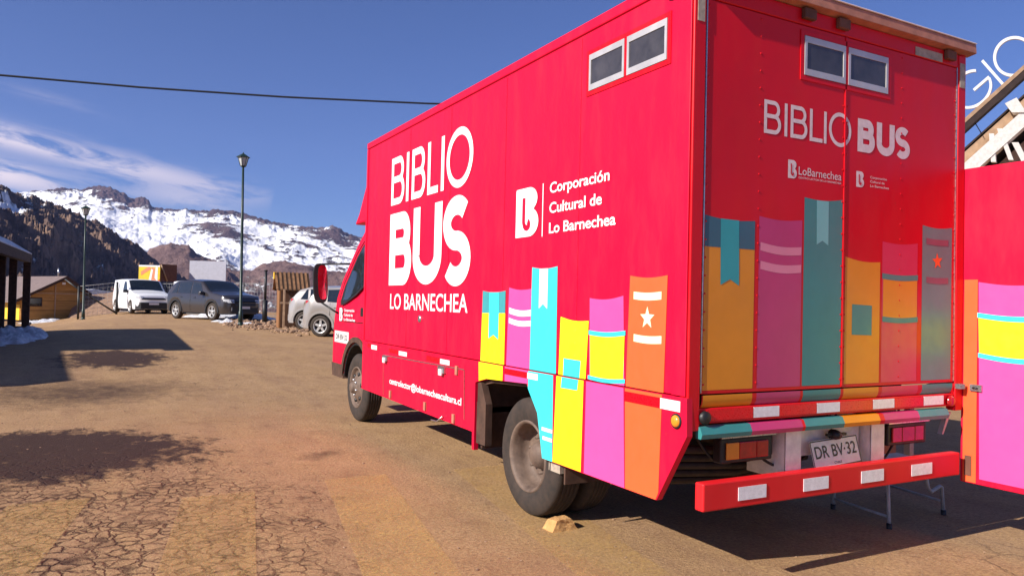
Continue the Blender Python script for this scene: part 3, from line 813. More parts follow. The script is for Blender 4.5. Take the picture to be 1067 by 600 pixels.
def logoB(b, u0, v0, w_, h, to3, mat, hook):
    """rounded capital B with an L-shaped hook cut into it"""
    out = [(0, 0), (0, h*.97), (w_*.03, h)]
    out += arc(w_*.58, h*.76, w_*.36, h*.24, 90, -50, 12)+arc(w_*.60, h*.29, w_*.40, h*.29, 62, -90, 12)
    # notch between bowls is implied by the two arcs; fan from left edge
    n = len(out); c = (w_*.3, h*.45)
    vs = [to3(u0+x, v0+y, 0) for x, y in out]+[to3(u0+c[0], v0+c[1], 0)]
    b.add(vs, [(i, (i+1) % n, n) for i in range(n)], mat)
    hk = [(w_*.36, h*.80), (w_*.36, h*.30), (w_*.40, h*.22)]+arc(w_*.50, h*.245, w_*.10, h*.065, 200, 430, 10)
    vv, ff = ribbon(hk, w_*.13)
    b.add([to3(u0+p.x, v0+p.y, .0015) for p in vv], ff, hook)
b = MB()
logoB(b, -1.735, 1.832, .30, .325, lambda u_, v_, l_: Vector((-.005-l_, -u_, v_)), M['white'], M['red'])
part(b, 'emblem', fixn=False)

# ---- lettering on the rear
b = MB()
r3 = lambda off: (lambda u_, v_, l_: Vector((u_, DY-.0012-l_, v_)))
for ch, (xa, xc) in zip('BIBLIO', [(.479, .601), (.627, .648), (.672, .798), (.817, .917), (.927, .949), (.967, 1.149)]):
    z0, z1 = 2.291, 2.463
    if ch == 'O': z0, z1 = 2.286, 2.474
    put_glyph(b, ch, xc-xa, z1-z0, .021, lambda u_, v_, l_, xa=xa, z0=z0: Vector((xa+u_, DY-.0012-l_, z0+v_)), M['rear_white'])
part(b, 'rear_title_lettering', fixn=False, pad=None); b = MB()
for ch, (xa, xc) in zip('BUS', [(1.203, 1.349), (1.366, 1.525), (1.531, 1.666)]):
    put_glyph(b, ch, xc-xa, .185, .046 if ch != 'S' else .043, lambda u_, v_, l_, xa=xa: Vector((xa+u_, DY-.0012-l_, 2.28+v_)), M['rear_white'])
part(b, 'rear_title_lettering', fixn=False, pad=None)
b = MB()
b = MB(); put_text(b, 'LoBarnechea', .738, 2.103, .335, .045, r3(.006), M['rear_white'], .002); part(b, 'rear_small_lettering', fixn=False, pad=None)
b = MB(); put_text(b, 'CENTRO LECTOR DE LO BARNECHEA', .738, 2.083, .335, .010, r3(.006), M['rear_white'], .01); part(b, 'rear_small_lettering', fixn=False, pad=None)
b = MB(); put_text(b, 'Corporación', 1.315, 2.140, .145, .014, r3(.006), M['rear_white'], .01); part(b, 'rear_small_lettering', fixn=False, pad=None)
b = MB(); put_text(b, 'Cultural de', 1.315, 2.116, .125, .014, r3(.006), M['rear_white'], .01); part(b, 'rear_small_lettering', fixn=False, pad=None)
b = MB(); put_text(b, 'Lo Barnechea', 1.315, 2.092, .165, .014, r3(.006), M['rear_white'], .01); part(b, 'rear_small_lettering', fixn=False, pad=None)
b = MB()
rl = lambda u_, v_, l_: Vector((u_, DY-.0012-l_, v_))
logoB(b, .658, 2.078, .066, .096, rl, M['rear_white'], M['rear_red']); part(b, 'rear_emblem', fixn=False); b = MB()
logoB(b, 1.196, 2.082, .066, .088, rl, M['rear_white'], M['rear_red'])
part(b, 'rear_emblem', fixn=False)

# ---- book pictures on the side
def curved_top(y0, z0, y1, z1, sag, n=10):
    return [(y0+(y1-y0)*k/n, z0+(z1-z0)*k/n-sag*math.sin(PI*k/n)) for k in range(n+1)]
def bookpoly(b, quad_bl, quad_br, tl, tr, sag, mat, x):
    """polygon on the side plane: bottom-left, bottom-right, top-left, top-right in (y,z)"""
    pts = [quad_bl]+curved_top(tl[0], tl[1], tr[0], tr[1], sag)+[quad_br]
    b.poly([(x, p[0], p[1]) for p in pts], mat)
def band(b, y0, y1, z0, z1, sag, mat, x, n=8, dz=0.0):
    top = curved_top(y0, z1, y1, z1+dz, sag, n); bot = curved_top(y0, z0, y1, z0+dz, sag, n)
    b.poly([(x, p[0], p[1]) for p in bot+top[::-1]], mat)
def ribbon_mark(b, y0, y1, z0, z1, mat, x, notch=.03):
    b.poly([(x, y0, z1), (x, y1, z1), (x, y1, z0), (x, (y0+y1)/2, z0+notch), (x, y0, z0)], mat)
def star(b, cy, cz, r, mat, to3, tilt=0):
    P_ = []
    for k in range(10):
        a = PI/2+k*PI/5+tilt; rr_ = r if k % 2 == 0 else r*.42
        P_.append((cy+rr_*math.cos(a), cz+rr_*math.sin(a)))
    n = 10
    b.add([to3(*p) for p in P_]+[to3(cy, cz)], [(i, (i+1) % n, n) for i in range(n)], mat)
X0, X1, X2 = -.0035, -.0047, -.0058
b = MB(); zs = .9655
# 1 yellow with slate top and cyan ribbon
bookpoly(b, (2.23, zs), (1.862, zs), (2.215, 1.477), (1.862, 1.477), .012, M['yellow'], X0)
bookpoly(b, (2.219, 1.315), (1.861, 1.322), (2.214, 1.477), (1.862, 1.477), .012, M['teal'], X1)
ribbon_mark(b, 2.105, 1.955, 1.135, 1.466, M['cyan'], X2)
# 2 pink with two white bands
bookpoly(b, (1.83, zs), (1.512, zs), (1.812, 1.499), (1.506, 1.489), .012, M['pink'], X0)
band(b, 1.803, 1.503, 1.322, 1.362, .012, M['white'], X1, dz=-.01); band(b, 1.803, 1.503, 1.256, 1.292, .012, M['white'], X1, dz=-.01)
# 3 tall cyan with white ribbon
bookpoly(b, (1.508, zs), (1.185, zs), (1.502, 1.628), (1.192, 1.625), .012, M['cyan'], X0)
ribbon_mark(b, 1.405, 1.302, 1.362, 1.616, M['white'], X1)
# 4 yellow short with cyan square
bookpoly(b, (1.155, zs), (.862, zs), (1.142, 1.317), (.842, 1.301), .012, M['yellow'], X0)
b.poly([(X1, 1.100, zs), (X1, .925, zs), (X1, .915, 1.066), (X1, 1.097, 1.068)], M['cyan'])
# 5 pink/yellow/pink with cyan bands
bookpoly(b, (.822, zs), (.494, zs), (.836, 1.432), (.518, 1.446), .014, M['pink'], X0)
b.poly([(X1, .815, .985), (X1, .505, .990), (X1, .500, 1.232), (X1, .825, 1.224)], M['yellow'])
band(b, .836, .492, 1.222, 1.248, .010, M['cyan'], X2, dz=.012); band(b, .836, .488, .970, .992, .010, M['cyan'], X2, dz=.010)
# 6 orange with cream bands and a star
bookpoly(b, (.482, zs), (.175, zs), (.462, 1.553), (.160, 1.549), .012, M['orange'], X0)
band(b, .428, .203, 1.428, 1.468, .006, M['cream'], X1); band(b, .421, .197, 1.207, 1.246, .006, M['cream'], X1)
star(b, .312, 1.332, .060, M['cream'], lambda p, q: (X1, p, q))
part(b, 'book_picture', fixn=False)

# ---- side skirts (slightly proud of the body)
b = MB(); XS = -.008
b.prism([(2.30, ZF-.006), (L_, ZF-.006), (L_, .455), (2.335, .43), (2.335, .30), (2.300, .30)], 'x', XS, .03, M['red'])
b.prism([(2.30, ZF-.006), (2.30, .80), (2.115, .842), (1.535, .868), (1.535, ZF-.006)], 'x', XS, .03, M['red'])
b.prism([(1.535, ZF-.006), (1.535, .868), (1.39, .70), (1.318, .425), (.209, .428), (-.004, .777), (0.0, ZF-.006)], 'x', XS, .03, M['red'])
part(b, 'side_skirt', bevel=.002)
b = MB(); Y0 = XS-.0022; Y1 = XS-.0034; Y2 = XS-.0045
zt = ZF-.009
b.poly([(Y0, 2.245, zt), (Y0, 1.868, zt), (Y0, 1.868, .855), (Y0, 2.115, .845), (Y0, 2.235, .818)], M['yellow'])
b.poly([(Y0, 1.835, zt), (Y0, 1.518, zt), (Y0, 1.518, .871), (Y0, 1.835, .857)], M['pink'])
b.poly([(Y0, 1.512, zt), (Y0, 1.205, zt), (Y0, 1.195, .428), (Y0, 1.315, .428), (Y0, 1.386, .70), (Y0, 1.512, .842)], M['cyan'])
band(b, 1.325, 1.197, .600, .622, 0, M['white'], Y1); band(b, 1.312, 1.197, .545, .567, 0, M['white'], Y1)
b.poly([(Y0, 1.165, zt), (Y0, .872, zt), (Y0, .882, .431), (Y0, 1.190, .431)], M['yellow'])
b.poly([(Y1, 1.104, zt), (Y1, .925, zt), (Y1, .935, .893), (Y1, 1.112, .890)], M['cyan'])
b.poly([(Y0, .845, zt), (Y0, .492, zt), (Y0, .468, .431), (Y0, .850, .431)], M['pink'])
b.poly([(Y0, .480, zt), (Y0, .178, zt), (Y0, .192, .470), (Y0, .212, .431), (Y0, .462, .431)], M['orange'])
part(b, 'book_picture', fixn=False)
b = MB(); q = Y2
def tape(y0, y1, z0, z1, m): b.poly([(q, y0, z0), (q, y1, z0), (q, y1, z1), (q, y0, z1)], M[m])
tape(4.86, 4.74, .905, .940, 'reflect_r'); tape(4.735, 4.555, .89, .935, 'reflect_w')
tape(4.20, 3.93, .893, .930, 'reflect_r'); tape(3.925, 3.715, .885, .925, 'reflect_w')
tape(3.25, 2.96, .890, .930, 'reflect_r'); tape(2.955, 2.765, .885, .925, 'reflect_w')
tape(1.835, 1.525, .905, .945, 'reflect_r'); tape(1.52, 1.385, .905, .945, 'reflect_w')
tape(.478, .190, .888, .940, 'reflect_r'); tape(.188, .040, .888, .940, 'reflect_w')
part(b, 'reflective_tape', fixn=False)
# tool-box hatch in the skirt
b = MB(); xq = XS-.004
for a in (((4.36, .855), (2.49, .876)), ((2.49, .876), (2.47, .50)), ((4.36, .855), (4.33, .475))):
    (ya, za), (yc, zc) = a
    d = Vector((yc-ya, zc-za)).normalized(); nn = Vector((-d.y, d.x))*.004
    b.poly([(xq, ya+nn.x, za+nn.y), (xq, yc+nn.x, zc+nn.y), (xq, yc-nn.x, zc-nn.y), (xq, ya-nn.x, za-nn.y)], M['chrome'])
hatch = part(b, 'tool_hatch', fixn=False)
b = MB()
for y, z in ((4.28, .838), (2.90, .846)):
    b.box((XS-.02, y-.07, z-.032), (XS-.0005, y+.07, z+.018), M['chrome']); b.box((XS-.03, y-.03, z-.05), (XS-.02, y+.03, z), M['reflect_w'])
for y, z in ((4.12, .50), (3.25, .50), (2.66, .48), (2.62, .86)): b.box((XS-.014, y-.02, z-.035), (XS-.0005, y+.02, z+.035), M['eave'])
b.tube([(XS-.012, 2.86, .47), (XS-.03, 2.93, .42), (XS-.03, 3.05, .415)], .006, M['chrome'], 6)
part(b, 'latch', hatch)
b = MB(); b.lathe([(0, .001), (-.012, .02), (-.008, .03), (0, .032)], M['chrome'], 16, 'x', (-.001, 3.45, 1.235)); part(b, 'body_lock')
b = MB(); b.lathe([(0, .030), (-.012, .028), (-.018, .017), (-.019, .001)], M['lens_amber'], 24, 'x', (XS-.001, .068, .842)); b.lathe([(0, .037), (-.008, .036), (-.008, .030)], M['black'], 24, 'x', (XS-.001, .068, .842))
part(b, 'side_marker_lamp')
b = MB(); b.lathe([(0, .055), (-.04, .05), (-.055, .03), (-.058, .001)], M['reflect_r'], 20, 'x', (-.012, .155, 3.0)); part(b, 'roof_marker_lamp')
# aged strips on the corners, dark roof lamps
b = MB()
b.box((.018, -.003, 2.775), (.062, -.0005, 2.975), M['tape']); b.box((2.135, -.003, 2.78), (2.185, -.0005, 2.93), M['tape'])
b.box((1.70, .0005, 2.905), (1.96, .0035, 2.955), M['tape'])
part(b, 'aged_tape')
for x in (.78, 1.05, 2.02):
    b = MB(); b.box((x-.045, -.025, 2.925), (x+.045, .003, 2.982), M['brownpanel']); part(b, 'rear_marker_lamp', bevel=.006)

# ---- rear books
YA, YB, YC = DY-.0008+.008, DY-.0014+.008, DY-.0020+.008
def rpoly(b, pts, mat, y): b.poly([(p[0], y-.008, p[1]) for p in pts], mat)
def rbook(b, x0, x1, zb, z0, z1, mat, y=YA, sag=.012):
    rpoly(b, [(x0, zb)]+curved_top(x0, z0, x1, z1, sag)+[(x1, zb)], mat, y)
def rband(b, x0, x1, z0, z1, mat, y=YB, sag=.008, dz=0):
    rpoly(b, curved_top(x0, z0, x1, z0+dz, sag, 8)+curved_top(x0, z1, x1, z1+dz, sag, 8)[::-1], mat, y)
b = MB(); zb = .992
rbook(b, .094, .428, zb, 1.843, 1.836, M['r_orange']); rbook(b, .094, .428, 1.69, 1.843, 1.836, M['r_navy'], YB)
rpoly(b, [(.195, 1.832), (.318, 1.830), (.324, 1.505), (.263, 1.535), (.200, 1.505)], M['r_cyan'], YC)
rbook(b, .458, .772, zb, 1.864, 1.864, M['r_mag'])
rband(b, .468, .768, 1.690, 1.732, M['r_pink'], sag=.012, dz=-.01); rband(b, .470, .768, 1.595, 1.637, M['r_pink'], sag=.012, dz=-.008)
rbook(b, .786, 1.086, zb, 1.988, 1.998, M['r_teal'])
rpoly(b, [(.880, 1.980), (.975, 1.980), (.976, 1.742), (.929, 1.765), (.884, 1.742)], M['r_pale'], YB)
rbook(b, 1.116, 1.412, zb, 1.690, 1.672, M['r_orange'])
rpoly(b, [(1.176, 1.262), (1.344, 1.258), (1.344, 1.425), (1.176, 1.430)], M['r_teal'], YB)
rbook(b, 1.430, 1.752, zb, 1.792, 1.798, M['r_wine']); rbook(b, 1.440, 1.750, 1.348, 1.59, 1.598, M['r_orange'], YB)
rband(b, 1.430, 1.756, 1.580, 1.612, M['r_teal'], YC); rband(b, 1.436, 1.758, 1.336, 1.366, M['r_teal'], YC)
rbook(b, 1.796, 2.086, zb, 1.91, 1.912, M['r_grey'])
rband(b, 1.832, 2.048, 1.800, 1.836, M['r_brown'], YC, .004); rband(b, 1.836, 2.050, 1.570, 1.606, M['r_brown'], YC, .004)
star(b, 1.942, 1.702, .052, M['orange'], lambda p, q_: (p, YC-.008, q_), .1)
part(b, 'book_picture', fixn=False)
# reflective strip and coloured sill bar
b = MB()
for x0, x1, m_ in ((.12, .43, 'reflect_r'), (.435, .615, 'reflect_w'), (.62, .895, 'reflect_r'), (.90, 1.08, 'reflect_w'), (1.085, 1.355, 'reflect_r'), (1.36, 1.545, 'reflect_w'), (1.55, 1.815, 'reflect_r'), (1.82, 2.01, 'reflect_w')):
    b.box((x0, .0, .845), (x1, .004, .897), M[m_])
part(b, 'rear_reflective_tape')
b = MB(); px_ = .07
bars = [(.07, .40, 'r_teal'), (.40, .765, 'r_mag'), (.765, .785, 'rear_red'), (.785, 1.09, 'r_teal'), (1.09, 1.39, 'r_orange'), (1.39, 1.43, 'rear_red'), (1.43, 1.745, 'r_mag'), (1.745, 2.03, 'r_teal')]
for x0, x1, m_ in bars:
    b.prism([(-.026, .784), (-.010, .818), (.02, .822), (.02, .762), (-.018, .762)], 'x', x0, x1, M[m_])
part(b, 'sill_bar')
b = MB()
for x in (.105, 2.075): b.lathe([(.0, .033), (-.014, .031), (-.02, .02), (-.021, .001)], M['lens_red' if x > 1 else 'black'], 20, 'y', (x, -.001, .862))
part(b, 'round_marker_lamp')
# ---- under the body
b = MB()
for x in (.62, 1.42): b.box((x, .12, .62), (x+.16, 6.3, .80), M['darkmetal'])
for y in (.35, 1.1, 2.2, 3.2, 4.2, 4.9): b.box((.08, y, .80), (2.12, y+.08, .955), M['darkmetal'])
b.box((.1, .4, .88), (2.1, 5.0, .93), M['darkmetal'])
b.tube([(.2, 1.59, .385), (2.0, 1.59, .385)], .07, M['darkmetal'], 10); b.lathe([(-.16, .05), (-.12, .17), (0, .2), (.12, .17), (.16, .05)], M['darkmetal'], 16, 'x', (1.1, 1.59, .4))
b.tube([(.2, 5.75, .385), (2.0, 5.75, .385)], .05, M['darkmetal'], 10)
for x in (.56, 1.62):
    for k in range(5): b.box((x, .9+.08*k, .44-.012*k+.05), (x+.07, 2.3-.08*k, .452-.012*k+.05), M['darkmetal'])
b.box((1.75, 2.9, .42), (2.1, 3.9, .8), M['darkmetal'])
b.box((2.19, 2.3, .45), (2.2, L_, .955), M['red'])
part(b, 'chassis_beam')
b = MB()   # wheel-arch liner and mud flaps
b.prism([(2.272, .58), (2.272, .80), (2.10, .838), (1.535, .864), (1.535, .845), (2.08, .818), (2.235, .785), (2.235, .58)], 'x', .032, .50, M['mud'])
b.box((-.004, 2.125, .36), (.05, 2.268, .66), M['mud']); b.box((.03, 2.235, .32), (.46, 2.262, .62), M['mud'])
b.prism([(2.13, .66), (2.268, .66), (2.268, .80), (2.215, .808)], 'x', .0, .05, M['mud'])
part(b, 'wheel_arch_liner')
b = MB(); b.box((.04, 1.12, .30), (.48, 1.135, .62), M['mud']); b.box((.032, 1.17, .355), (.17, 1.30, .425), M['tape']); part(b, 'mud_flap')
b = MB()   # drum / pipes in the shade behind the bumper
for k in range(5): b.tube([(.15, .26+.05*k, .66-.05*k), (.7, .24+.05*k, .62-.05*k), (1.3, .26+.05*k, .66-.05*k)], .022, M['darkmetal'], 8)
part(b, 'leaf_spring')
for pts in ([(.5, .12, .78), (.62, .10, .60), (.85, .14, .55), (1.05, .16, .62), (1.2, .13, .78)], [(1.3, .2, .79), (1.42, .15, .58), (1.62, .14, .50), (1.85, .2, .62), (1.95, .25, .79)], [(.2, .2, .79), (.3, .14, .62), (.5, .18, .60)]):
    b = MB(); q_ = []
    for i in range(len(pts)-1):
        for k in range(6):
            t = k/6; P0, P1 = Vector(pts[i]), Vector(pts[i+1]); q_.append(P0.lerp(P1, t)-Vector((0, 0, .02*math.sin(PI*t))))
    b.tube(q_+[Vector(pts[-1])], .008, M['black'], 6); part(b, 'hose')
# tail lamps
for x0, lab in ((.275, None), (1.575, None)):
    b = MB(); b.box((x0, .06, .612), (x0+.36, .12, .737), M['black']); t = part(b, 'tail_lamp', bevel=.008)
    b = MB(); b.box((x0+.03, .048, .632), (x0+.115, .059, .717), M['lens_amber' if x0 < 1 else 'lens_red']); b.box((x0+.118, .048, .632), (x0+.235, .059, .717), M['lens_red']); b.box((x0+.238, .048, .632), (x0+.32, .059, .717), M['lens_red']); part(b, 'lens', t, .004, pad=0)
    b = MB(); b.box((x0-.01, .045, .741), (x0+.37, .12, .748), M['chrome']); part(b, 'lamp_shield', t)
b = MB()
for x in (.70, 1.385):
    b.box((x+.10, .03, .50), (x+.11, .30, .80), M['postwhite']); b.box((x, .028, .50), (x+.115, .04, .80), M['postwhite']); b.box((x, .03, .50), (x+.01, .30, .80), M['postwhite'])
part(b, 'bumper_bracket', bevel=.003)
b = MB(); b.box((.83, .10, .60), (1.37, .115, .755), M['postwhite']); part(b, 'cross_panel')
b = MB(); b.box((1.38, .3, .50), (2.0, .315, .80), M['eave']); b.prism([(2.09, .79), (2.12, .79), (2.045, .66), (2.03, .66)], 'y', .02, .05, M['tube_grey']); b.box((1.99, .2, .5), (2.03, .24, .8), M['tube_grey'])
part(b, 'side_bracket')
# number plate, hanging a little crooked
T = Matrix.Translation((1.105, .045, .618)) @ Matrix.Rotation(math.radians(-2.5), 4, 'Y') @ Matrix.Rotation(math.radians(-14), 4, 'X')
b = MB(); b.box((-.19, -.004, -.075), (.19, .0, .075), M['plate'], T)
plate = part(b, 'licence_plate', bevel=.002)
b = MB(); p3 = lambda u_, v_, l_: T @ Vector((u_, -.0055-l_, v_))
put_text(b, 'DR BV·32', -.165, -.022, .33, .068, p3, M['black'], .01); put_text(b, 'CHILE', -.03, -.062, .06, .014, p3, M['black'])
for q4 in (((-.19, .066), (.19, .072)), ((-.19, -.075), (.19, -.069)), ((-.19, -.075), (-.184, .072)), ((.184, -.075), (.19, .072))):
    (xa, za), (xb, zb_) = q4; b.poly([T @ Vector(v) for v in ((xa, -.005, za), (xb, -.005, za), (xb, -.005, zb_), (xa, -.005, zb_))], M['black'])
part(b, 'plate_lettering', plate, fixn=False, pad=None)
b = MB(); b.lathe([(-.04, .001), (-.035, .02), (-.01, .028), (.02, .028)], M['black'], 12, 'y', (1.1, .05, .712)); b.box((1.04, .04, .705), (1.19, .06, .718), M['black']); part(b, 'plate_lamp')
# bumper
b = MB(); b.box((.075, -.035, .418), (2.125, .025, .553), M['bumper_red']); bp_ = part(b, 'rear_bumper', bevel=.008)
b = MB()
for x0 in (.30, .76, 1.215, 1.655): b.box((x0, -.0385, .452), (x0+.19, -.036, .517), M['reflect_w'])
part(b, 'bumper_reflector', bp_)

# ---- open side door, folded back past the rear corner; its outer face looks at us
b = MB(); DX = 2.2025
b.box((DX, -.98, .365), (DX+.035, .012, 2.285), M['red'])
sd = part(b, 'side_door', bevel=.006)
b = MB(); e = DX-.0012; e2 = DX-.0024; e3 = DX-.0036
def dpoly(pts, mat, x): b.poly([(x, p[0], p[1]) for p in pts], mat)
dpoly([(-.004, .372), (-.004, 1.60), (-.085, 1.60), (-.085, .372)], M['orange'], e)
dpoly([(-.105, .40), (-.090, 1.575)]+curved_top(-.090, 1.585, -.43, 1.565, .012)+[(-.44, .40)], M['pink'], e)
dpoly([(-.098, 1.14), (-.092, 1.375), (-.428, 1.365), (-.432, 1.13)], M['yellow'], e2)
dpoly(curved_top(-.085, 1.37, -.43, 1.352, .01)+curved_top(-.085, 1.40, -.43, 1.385, .01)[::-1], M['cyan'], e3)
dpoly(curved_top(-.092, 1.13, -.435, 1.11, .01)+curved_top(-.092, 1.158, -.435, 1.14, .01)[::-1], M['cyan'], e3)
dpoly([(-.46, .40), (-.45, 1.42)]+curved_top(-.45, 1.43, -.74, 1.42, .012)+[(-.75, .40)], M['yellow'], e)
dpoly([(-.77, .40), (-.765, 1.75)]+curved_top(-.765, 1.76, -.955, 1.75, .012)+[(-.955, .40)], M['cyan'], e)
part(b, 'book_picture', sd, fixn=False)
b = MB(); b.box((2.12, -.035, .935), (2.17, -.001, .965), M['chrome']); b.box((2.17, -.028, .945), (2.205, -.012, .955), M['chrome']); b.box((DX-.014, -.12, .925), (DX-.0045, -.05, .965), M['chrome']); b.tube([(DX-.02, -.07, .945), (DX-.02, -.10, .945)], .006, M['black'], 6)
part(b, 'door_catch', sd)
b = MB(); b.box((DX-.006, -.058, .41), (DX-.0005, -.018, .53), M['brownpanel']); part(b, 'door_shadow_patch', sd)  # dark rectangle standing in for a shadow near the door's foot
b = MB(); b.tube([(2.165, .012, .95), (2.165, .012, 2.95)], .006, M['alu'], 6); part(b, 'door_cable')

# ---- wheels
def truck_wheel(xo, xi, y, z, R, deep, name='wheel'):
    w_ = xi-xo
    b = MB()
    T_ = M['tyre']
    prof = [(xo+.012, R*.60), (xo+.002, R*.66), (xo-.004, R*.80), (xo+.004, R*.90), (xo+.018, R*.965), (xo+.03, R*.992)]
    g0 = xo+.045
    nG = 4; span = (w_-.09)/nG
    for k in range(nG):
        a = g0+k*span
        prof += [(a, R*.998), (a+span*.36, R), (a+span*.40, R*.968), (a+span*.58, R*.968), (a+span*.62, R), (a+span*.98, R*.998)]
    prof += [(xi-.03, R*.992), (xi-.018, R*.965), (xi-.004, R*.9), (xi+.004, R*.8), (xi-.002, R*.66), (xi-.012, R*.6)]
    b.lathe(prof, T_, 72, 'x', (0, y, z))
    root = bpy.data.objects.new(name, None); COL.objects.link(root); root.parent = truck; root.location = Vector((0, 0, 0))
    root.empty_display_size = .1
    part(b, 'tyre', root)
    b = MB(); r = R*.60; Rm = M['rim']
    if deep:
        dp = .13
        prof = [(xo+.012, r*1.03), (xo-.002, r*1.0), (xo+.006, r*.95), (xo+.02, r*.90), (xo+dp*.6, r*.87), (xo+dp, r*.82), (xo+dp+.012, r*.70), (xo+dp, r*.62), (xo+dp+.02, r*.5), (xo+dp-.01, r*.42), (xo+dp-.05, r*.36), (xo+dp-.075, r*.26), (xo+dp-.08, .001)]
        b.lathe(prof, Rm, 64, 'x', (0, y, z))
        for k in range(6):
            a = 2*PI*k/6+.3
            b.lathe([(xo+dp-.045, .0001), (xo+dp-.045, .011), (xo+dp+.01, .011)], Rm, 8, 'x', (0, y+r*.50*math.cos(a), z+r*.50*math.sin(a)))
    else:
        prof = [(xo+.012, r*1.03), (xo-.002, r*1.0), (xo+.006, r*.95), (xo+.03, r*.90), (xo+.05, r*.84), (xo+.03, r*.70), (xo-.005, r*.48), (xo-.012, r*.44), (xo-.012, r*.30), (xo-.05, r*.27), (xo-.065, r*.20), (xo-.067, .001)]
        b.lathe(prof, Rm, 64, 'x', (0, y, z))
        for k in range(6):
            a = 2*PI*k/6+.3
            b.lathe([(xo-.032, .0001), (xo-.032, .011), (xo-.0, .011)], M['chrome'], 8, 'x', (0, y+r*.37*math.cos(a), z+r*.37*math.sin(a)))
            a += PI/6
            b.lathe([(xo+.008, .0001), (xo+.008, r*.095), (xo+.03, r*.1)], M['black'], 12, 'x', (0, y+r*.68*math.cos(a), z+r*.68*math.sin(a)))
    rim = part(b, 'rim', root, pad=None)
    return root
truck_wheel(.035, .245, 1.59, .385, .385, True)
truck_wheel(.285, .49, 1.59, .385, .385, False)
truck_wheel(1.955, 2.165, 1.59, .385, .385, False)
truck_wheel(1.71, 1.915, 1.59, .385, .385, False)
truck_wheel(.15, .355, 5.75, .385, .385, False)
truck_wheel(1.845, 2.05, 5.75, .385, .385, False)

# ---- cab
xl, xr = .145, 2.055
prof = [(5.10, .97), (5.10, 2.16), (5.16, 2.235), (5.60, 2.25), (5.86, 2.20), (6.10, 2.02), (6.50, 1.62), (6.62, 1.40), (6.70, 1.15), (6.74, .85), (6.74, .50), (6.66, .455), (6.24, .455)]
arch = arc(5.75, .40, .50, .50, 6, 150, 14)
arch = [(y, max(z, .45)) for y, z in arch]
outline = prof+arch+[(5.2, .70), (5.10, .72)]
def inset(z): return .0 if z < 1.35 else (z-1.35)*.13
b = MB(); n = len(outline)
vsL = [(xl+inset(z), y, z) for y, z in outline]; vsR = [(xr-inset(z), y, z) for y, z in outline]
b.add(vsL+vsR, [list(range(n))[::-1], list(range(n, 2*n))]+[(i, (i+1) % n, n+(i+1) % n, n+i) for i in range(n)], M['red'])
cab = part(b, 'cab', bevel=.02)
b = MB()
def on_cab(y, z, o_): return (xl+inset(z)-o_, y, z)
win = [(5.44, 1.60), (5.42, 2.03), (5.50, 2.065), (5.84, 2.03), (6.02, 1.90), (6.34, 1.56), (6.44, 1.37), (6.42, 1.31), (6.20, 1.35), (5.85, 1.44)]
b.poly([on_cab(y, z, .004) for y, z in win], M['black'])
win2 = [(5.47, 1.62), (5.45, 2.01), (5.51, 2.04), (5.82, 2.005), (5.99, 1.88), (6.26, 1.58), (6.33, 1.38), (6.18, 1.385), (5.86, 1.47)]
cw = part(b, 'door_window', cab, fixn=False)
b = MB(); b.poly([on_cab(y, z, .006) for y, z in win2], M['glass']); part(b, 'pane', cw, fixn=False)
b = MB()   # door shut lines, handle, arch lip, lower corner
for pts in ([(5.38, 2.08), (5.37, 1.16), (5.40, 1.13), (6.45, 1.12)], [(6.45, 1.12), (6.50, 1.40), (6.40, 1.60), (6.06, 1.94), (5.85, 2.07), (5.48, 2.11), (5.38, 2.08)]):
    b.tube([on_cab(y, z, .001) for y, z in pts], .004, M['black'], 5)
part(b, 'door_gap', cab)
b = MB(); b.box((xl-.02, 5.44, 1.20), (xl-.001, 5.58, 1.30), M['black']); part(b, 'door_handle', cab, .006)
b = MB()
ar = arc(5.75, .40, .50, .50, 8, 150, 16); ao = arc(5.75, .40, .575, .56, 8, 150, 16)
pts = [(y, max(z, .45)) for y, z in ar]+[(y, max(z, .45)) for y, z in ao[::-1]]
b.prism(pts, 'x', xl-.02, xl+.10, M['mud']); b.prism([(6.22, .44), (6.70, .44), (6.74, .60), (6.27, .60)], 'x', xl-.012, xl+.05, M['mud'])
part(b, 'arch_trim', cab)
b = MB(); ai = arc(5.75, .40, .495, .495, 8, 172, 16); ah = arc(5.75, .40, .47, .47, 8, 172, 16)
b.prism([(y, max(z, .47)) for y, z in ai]+[(y, max(z, .47)) for y, z in ah[::-1]], 'x', xl+.004, .75, M['black']); part(b, 'arch_liner', cab)
b = MB()
b = MB(); put_text(b, 'Corporación', -6.28, 1.245, .42, .032, lambda u_, v_, l_: Vector((xl-.004, -u_, v_)), M['white'], .02); part(b, 'cab_lettering', cab, fixn=False, pad=None)
b = MB(); put_text(b, 'Cultural de', -6.28, 1.19, .36, .032, lambda u_, v_, l_: Vector((xl-.004, -u_, v_)), M['white'], .02); part(b, 'cab_lettering', cab, fixn=False, pad=None)
b = MB(); put_text(b, 'Lo Barnechea', -6.28, 1.13+.005, .46, .032, lambda u_, v_, l_: Vector((xl-.004, -u_, v_)), M['white'], .02); part(b, 'cab_lettering', cab, fixn=False, pad=None)
b = MB(); logoB(b, -6.47, 1.125, .13, .16, lambda u_, v_, l_: Vector((xl-.004-l_, -u_, v_)), M['white'], M['red'])
part(b, 'cab_emblem', cab, fixn=False, pad=None)
b = MB(); b.box((xl-.004, 6.06, .86), (xl-.001, 6.66, 1.0), M['plate']); pl = part(b, 'painted_plate', cab)
b = MB(); put_text(b, 'DR·BV·32', -6.60, .90, .48, .065, lambda u_, v_, l_: Vector((xl-.0055, -u_, v_)), M['black'], .01); part(b, 'plate_number', pl, fixn=False, pad=None)
b = MB(); b.prism([(5.12, 2.262), (5.90, 2.262), (5.74, 2.38), (5.58, 2.58), (5.46, 2.72), (5.12, 2.78)], 'x', .13, 2.07, M['red']); part(b, 'air_deflector', cab, .02)
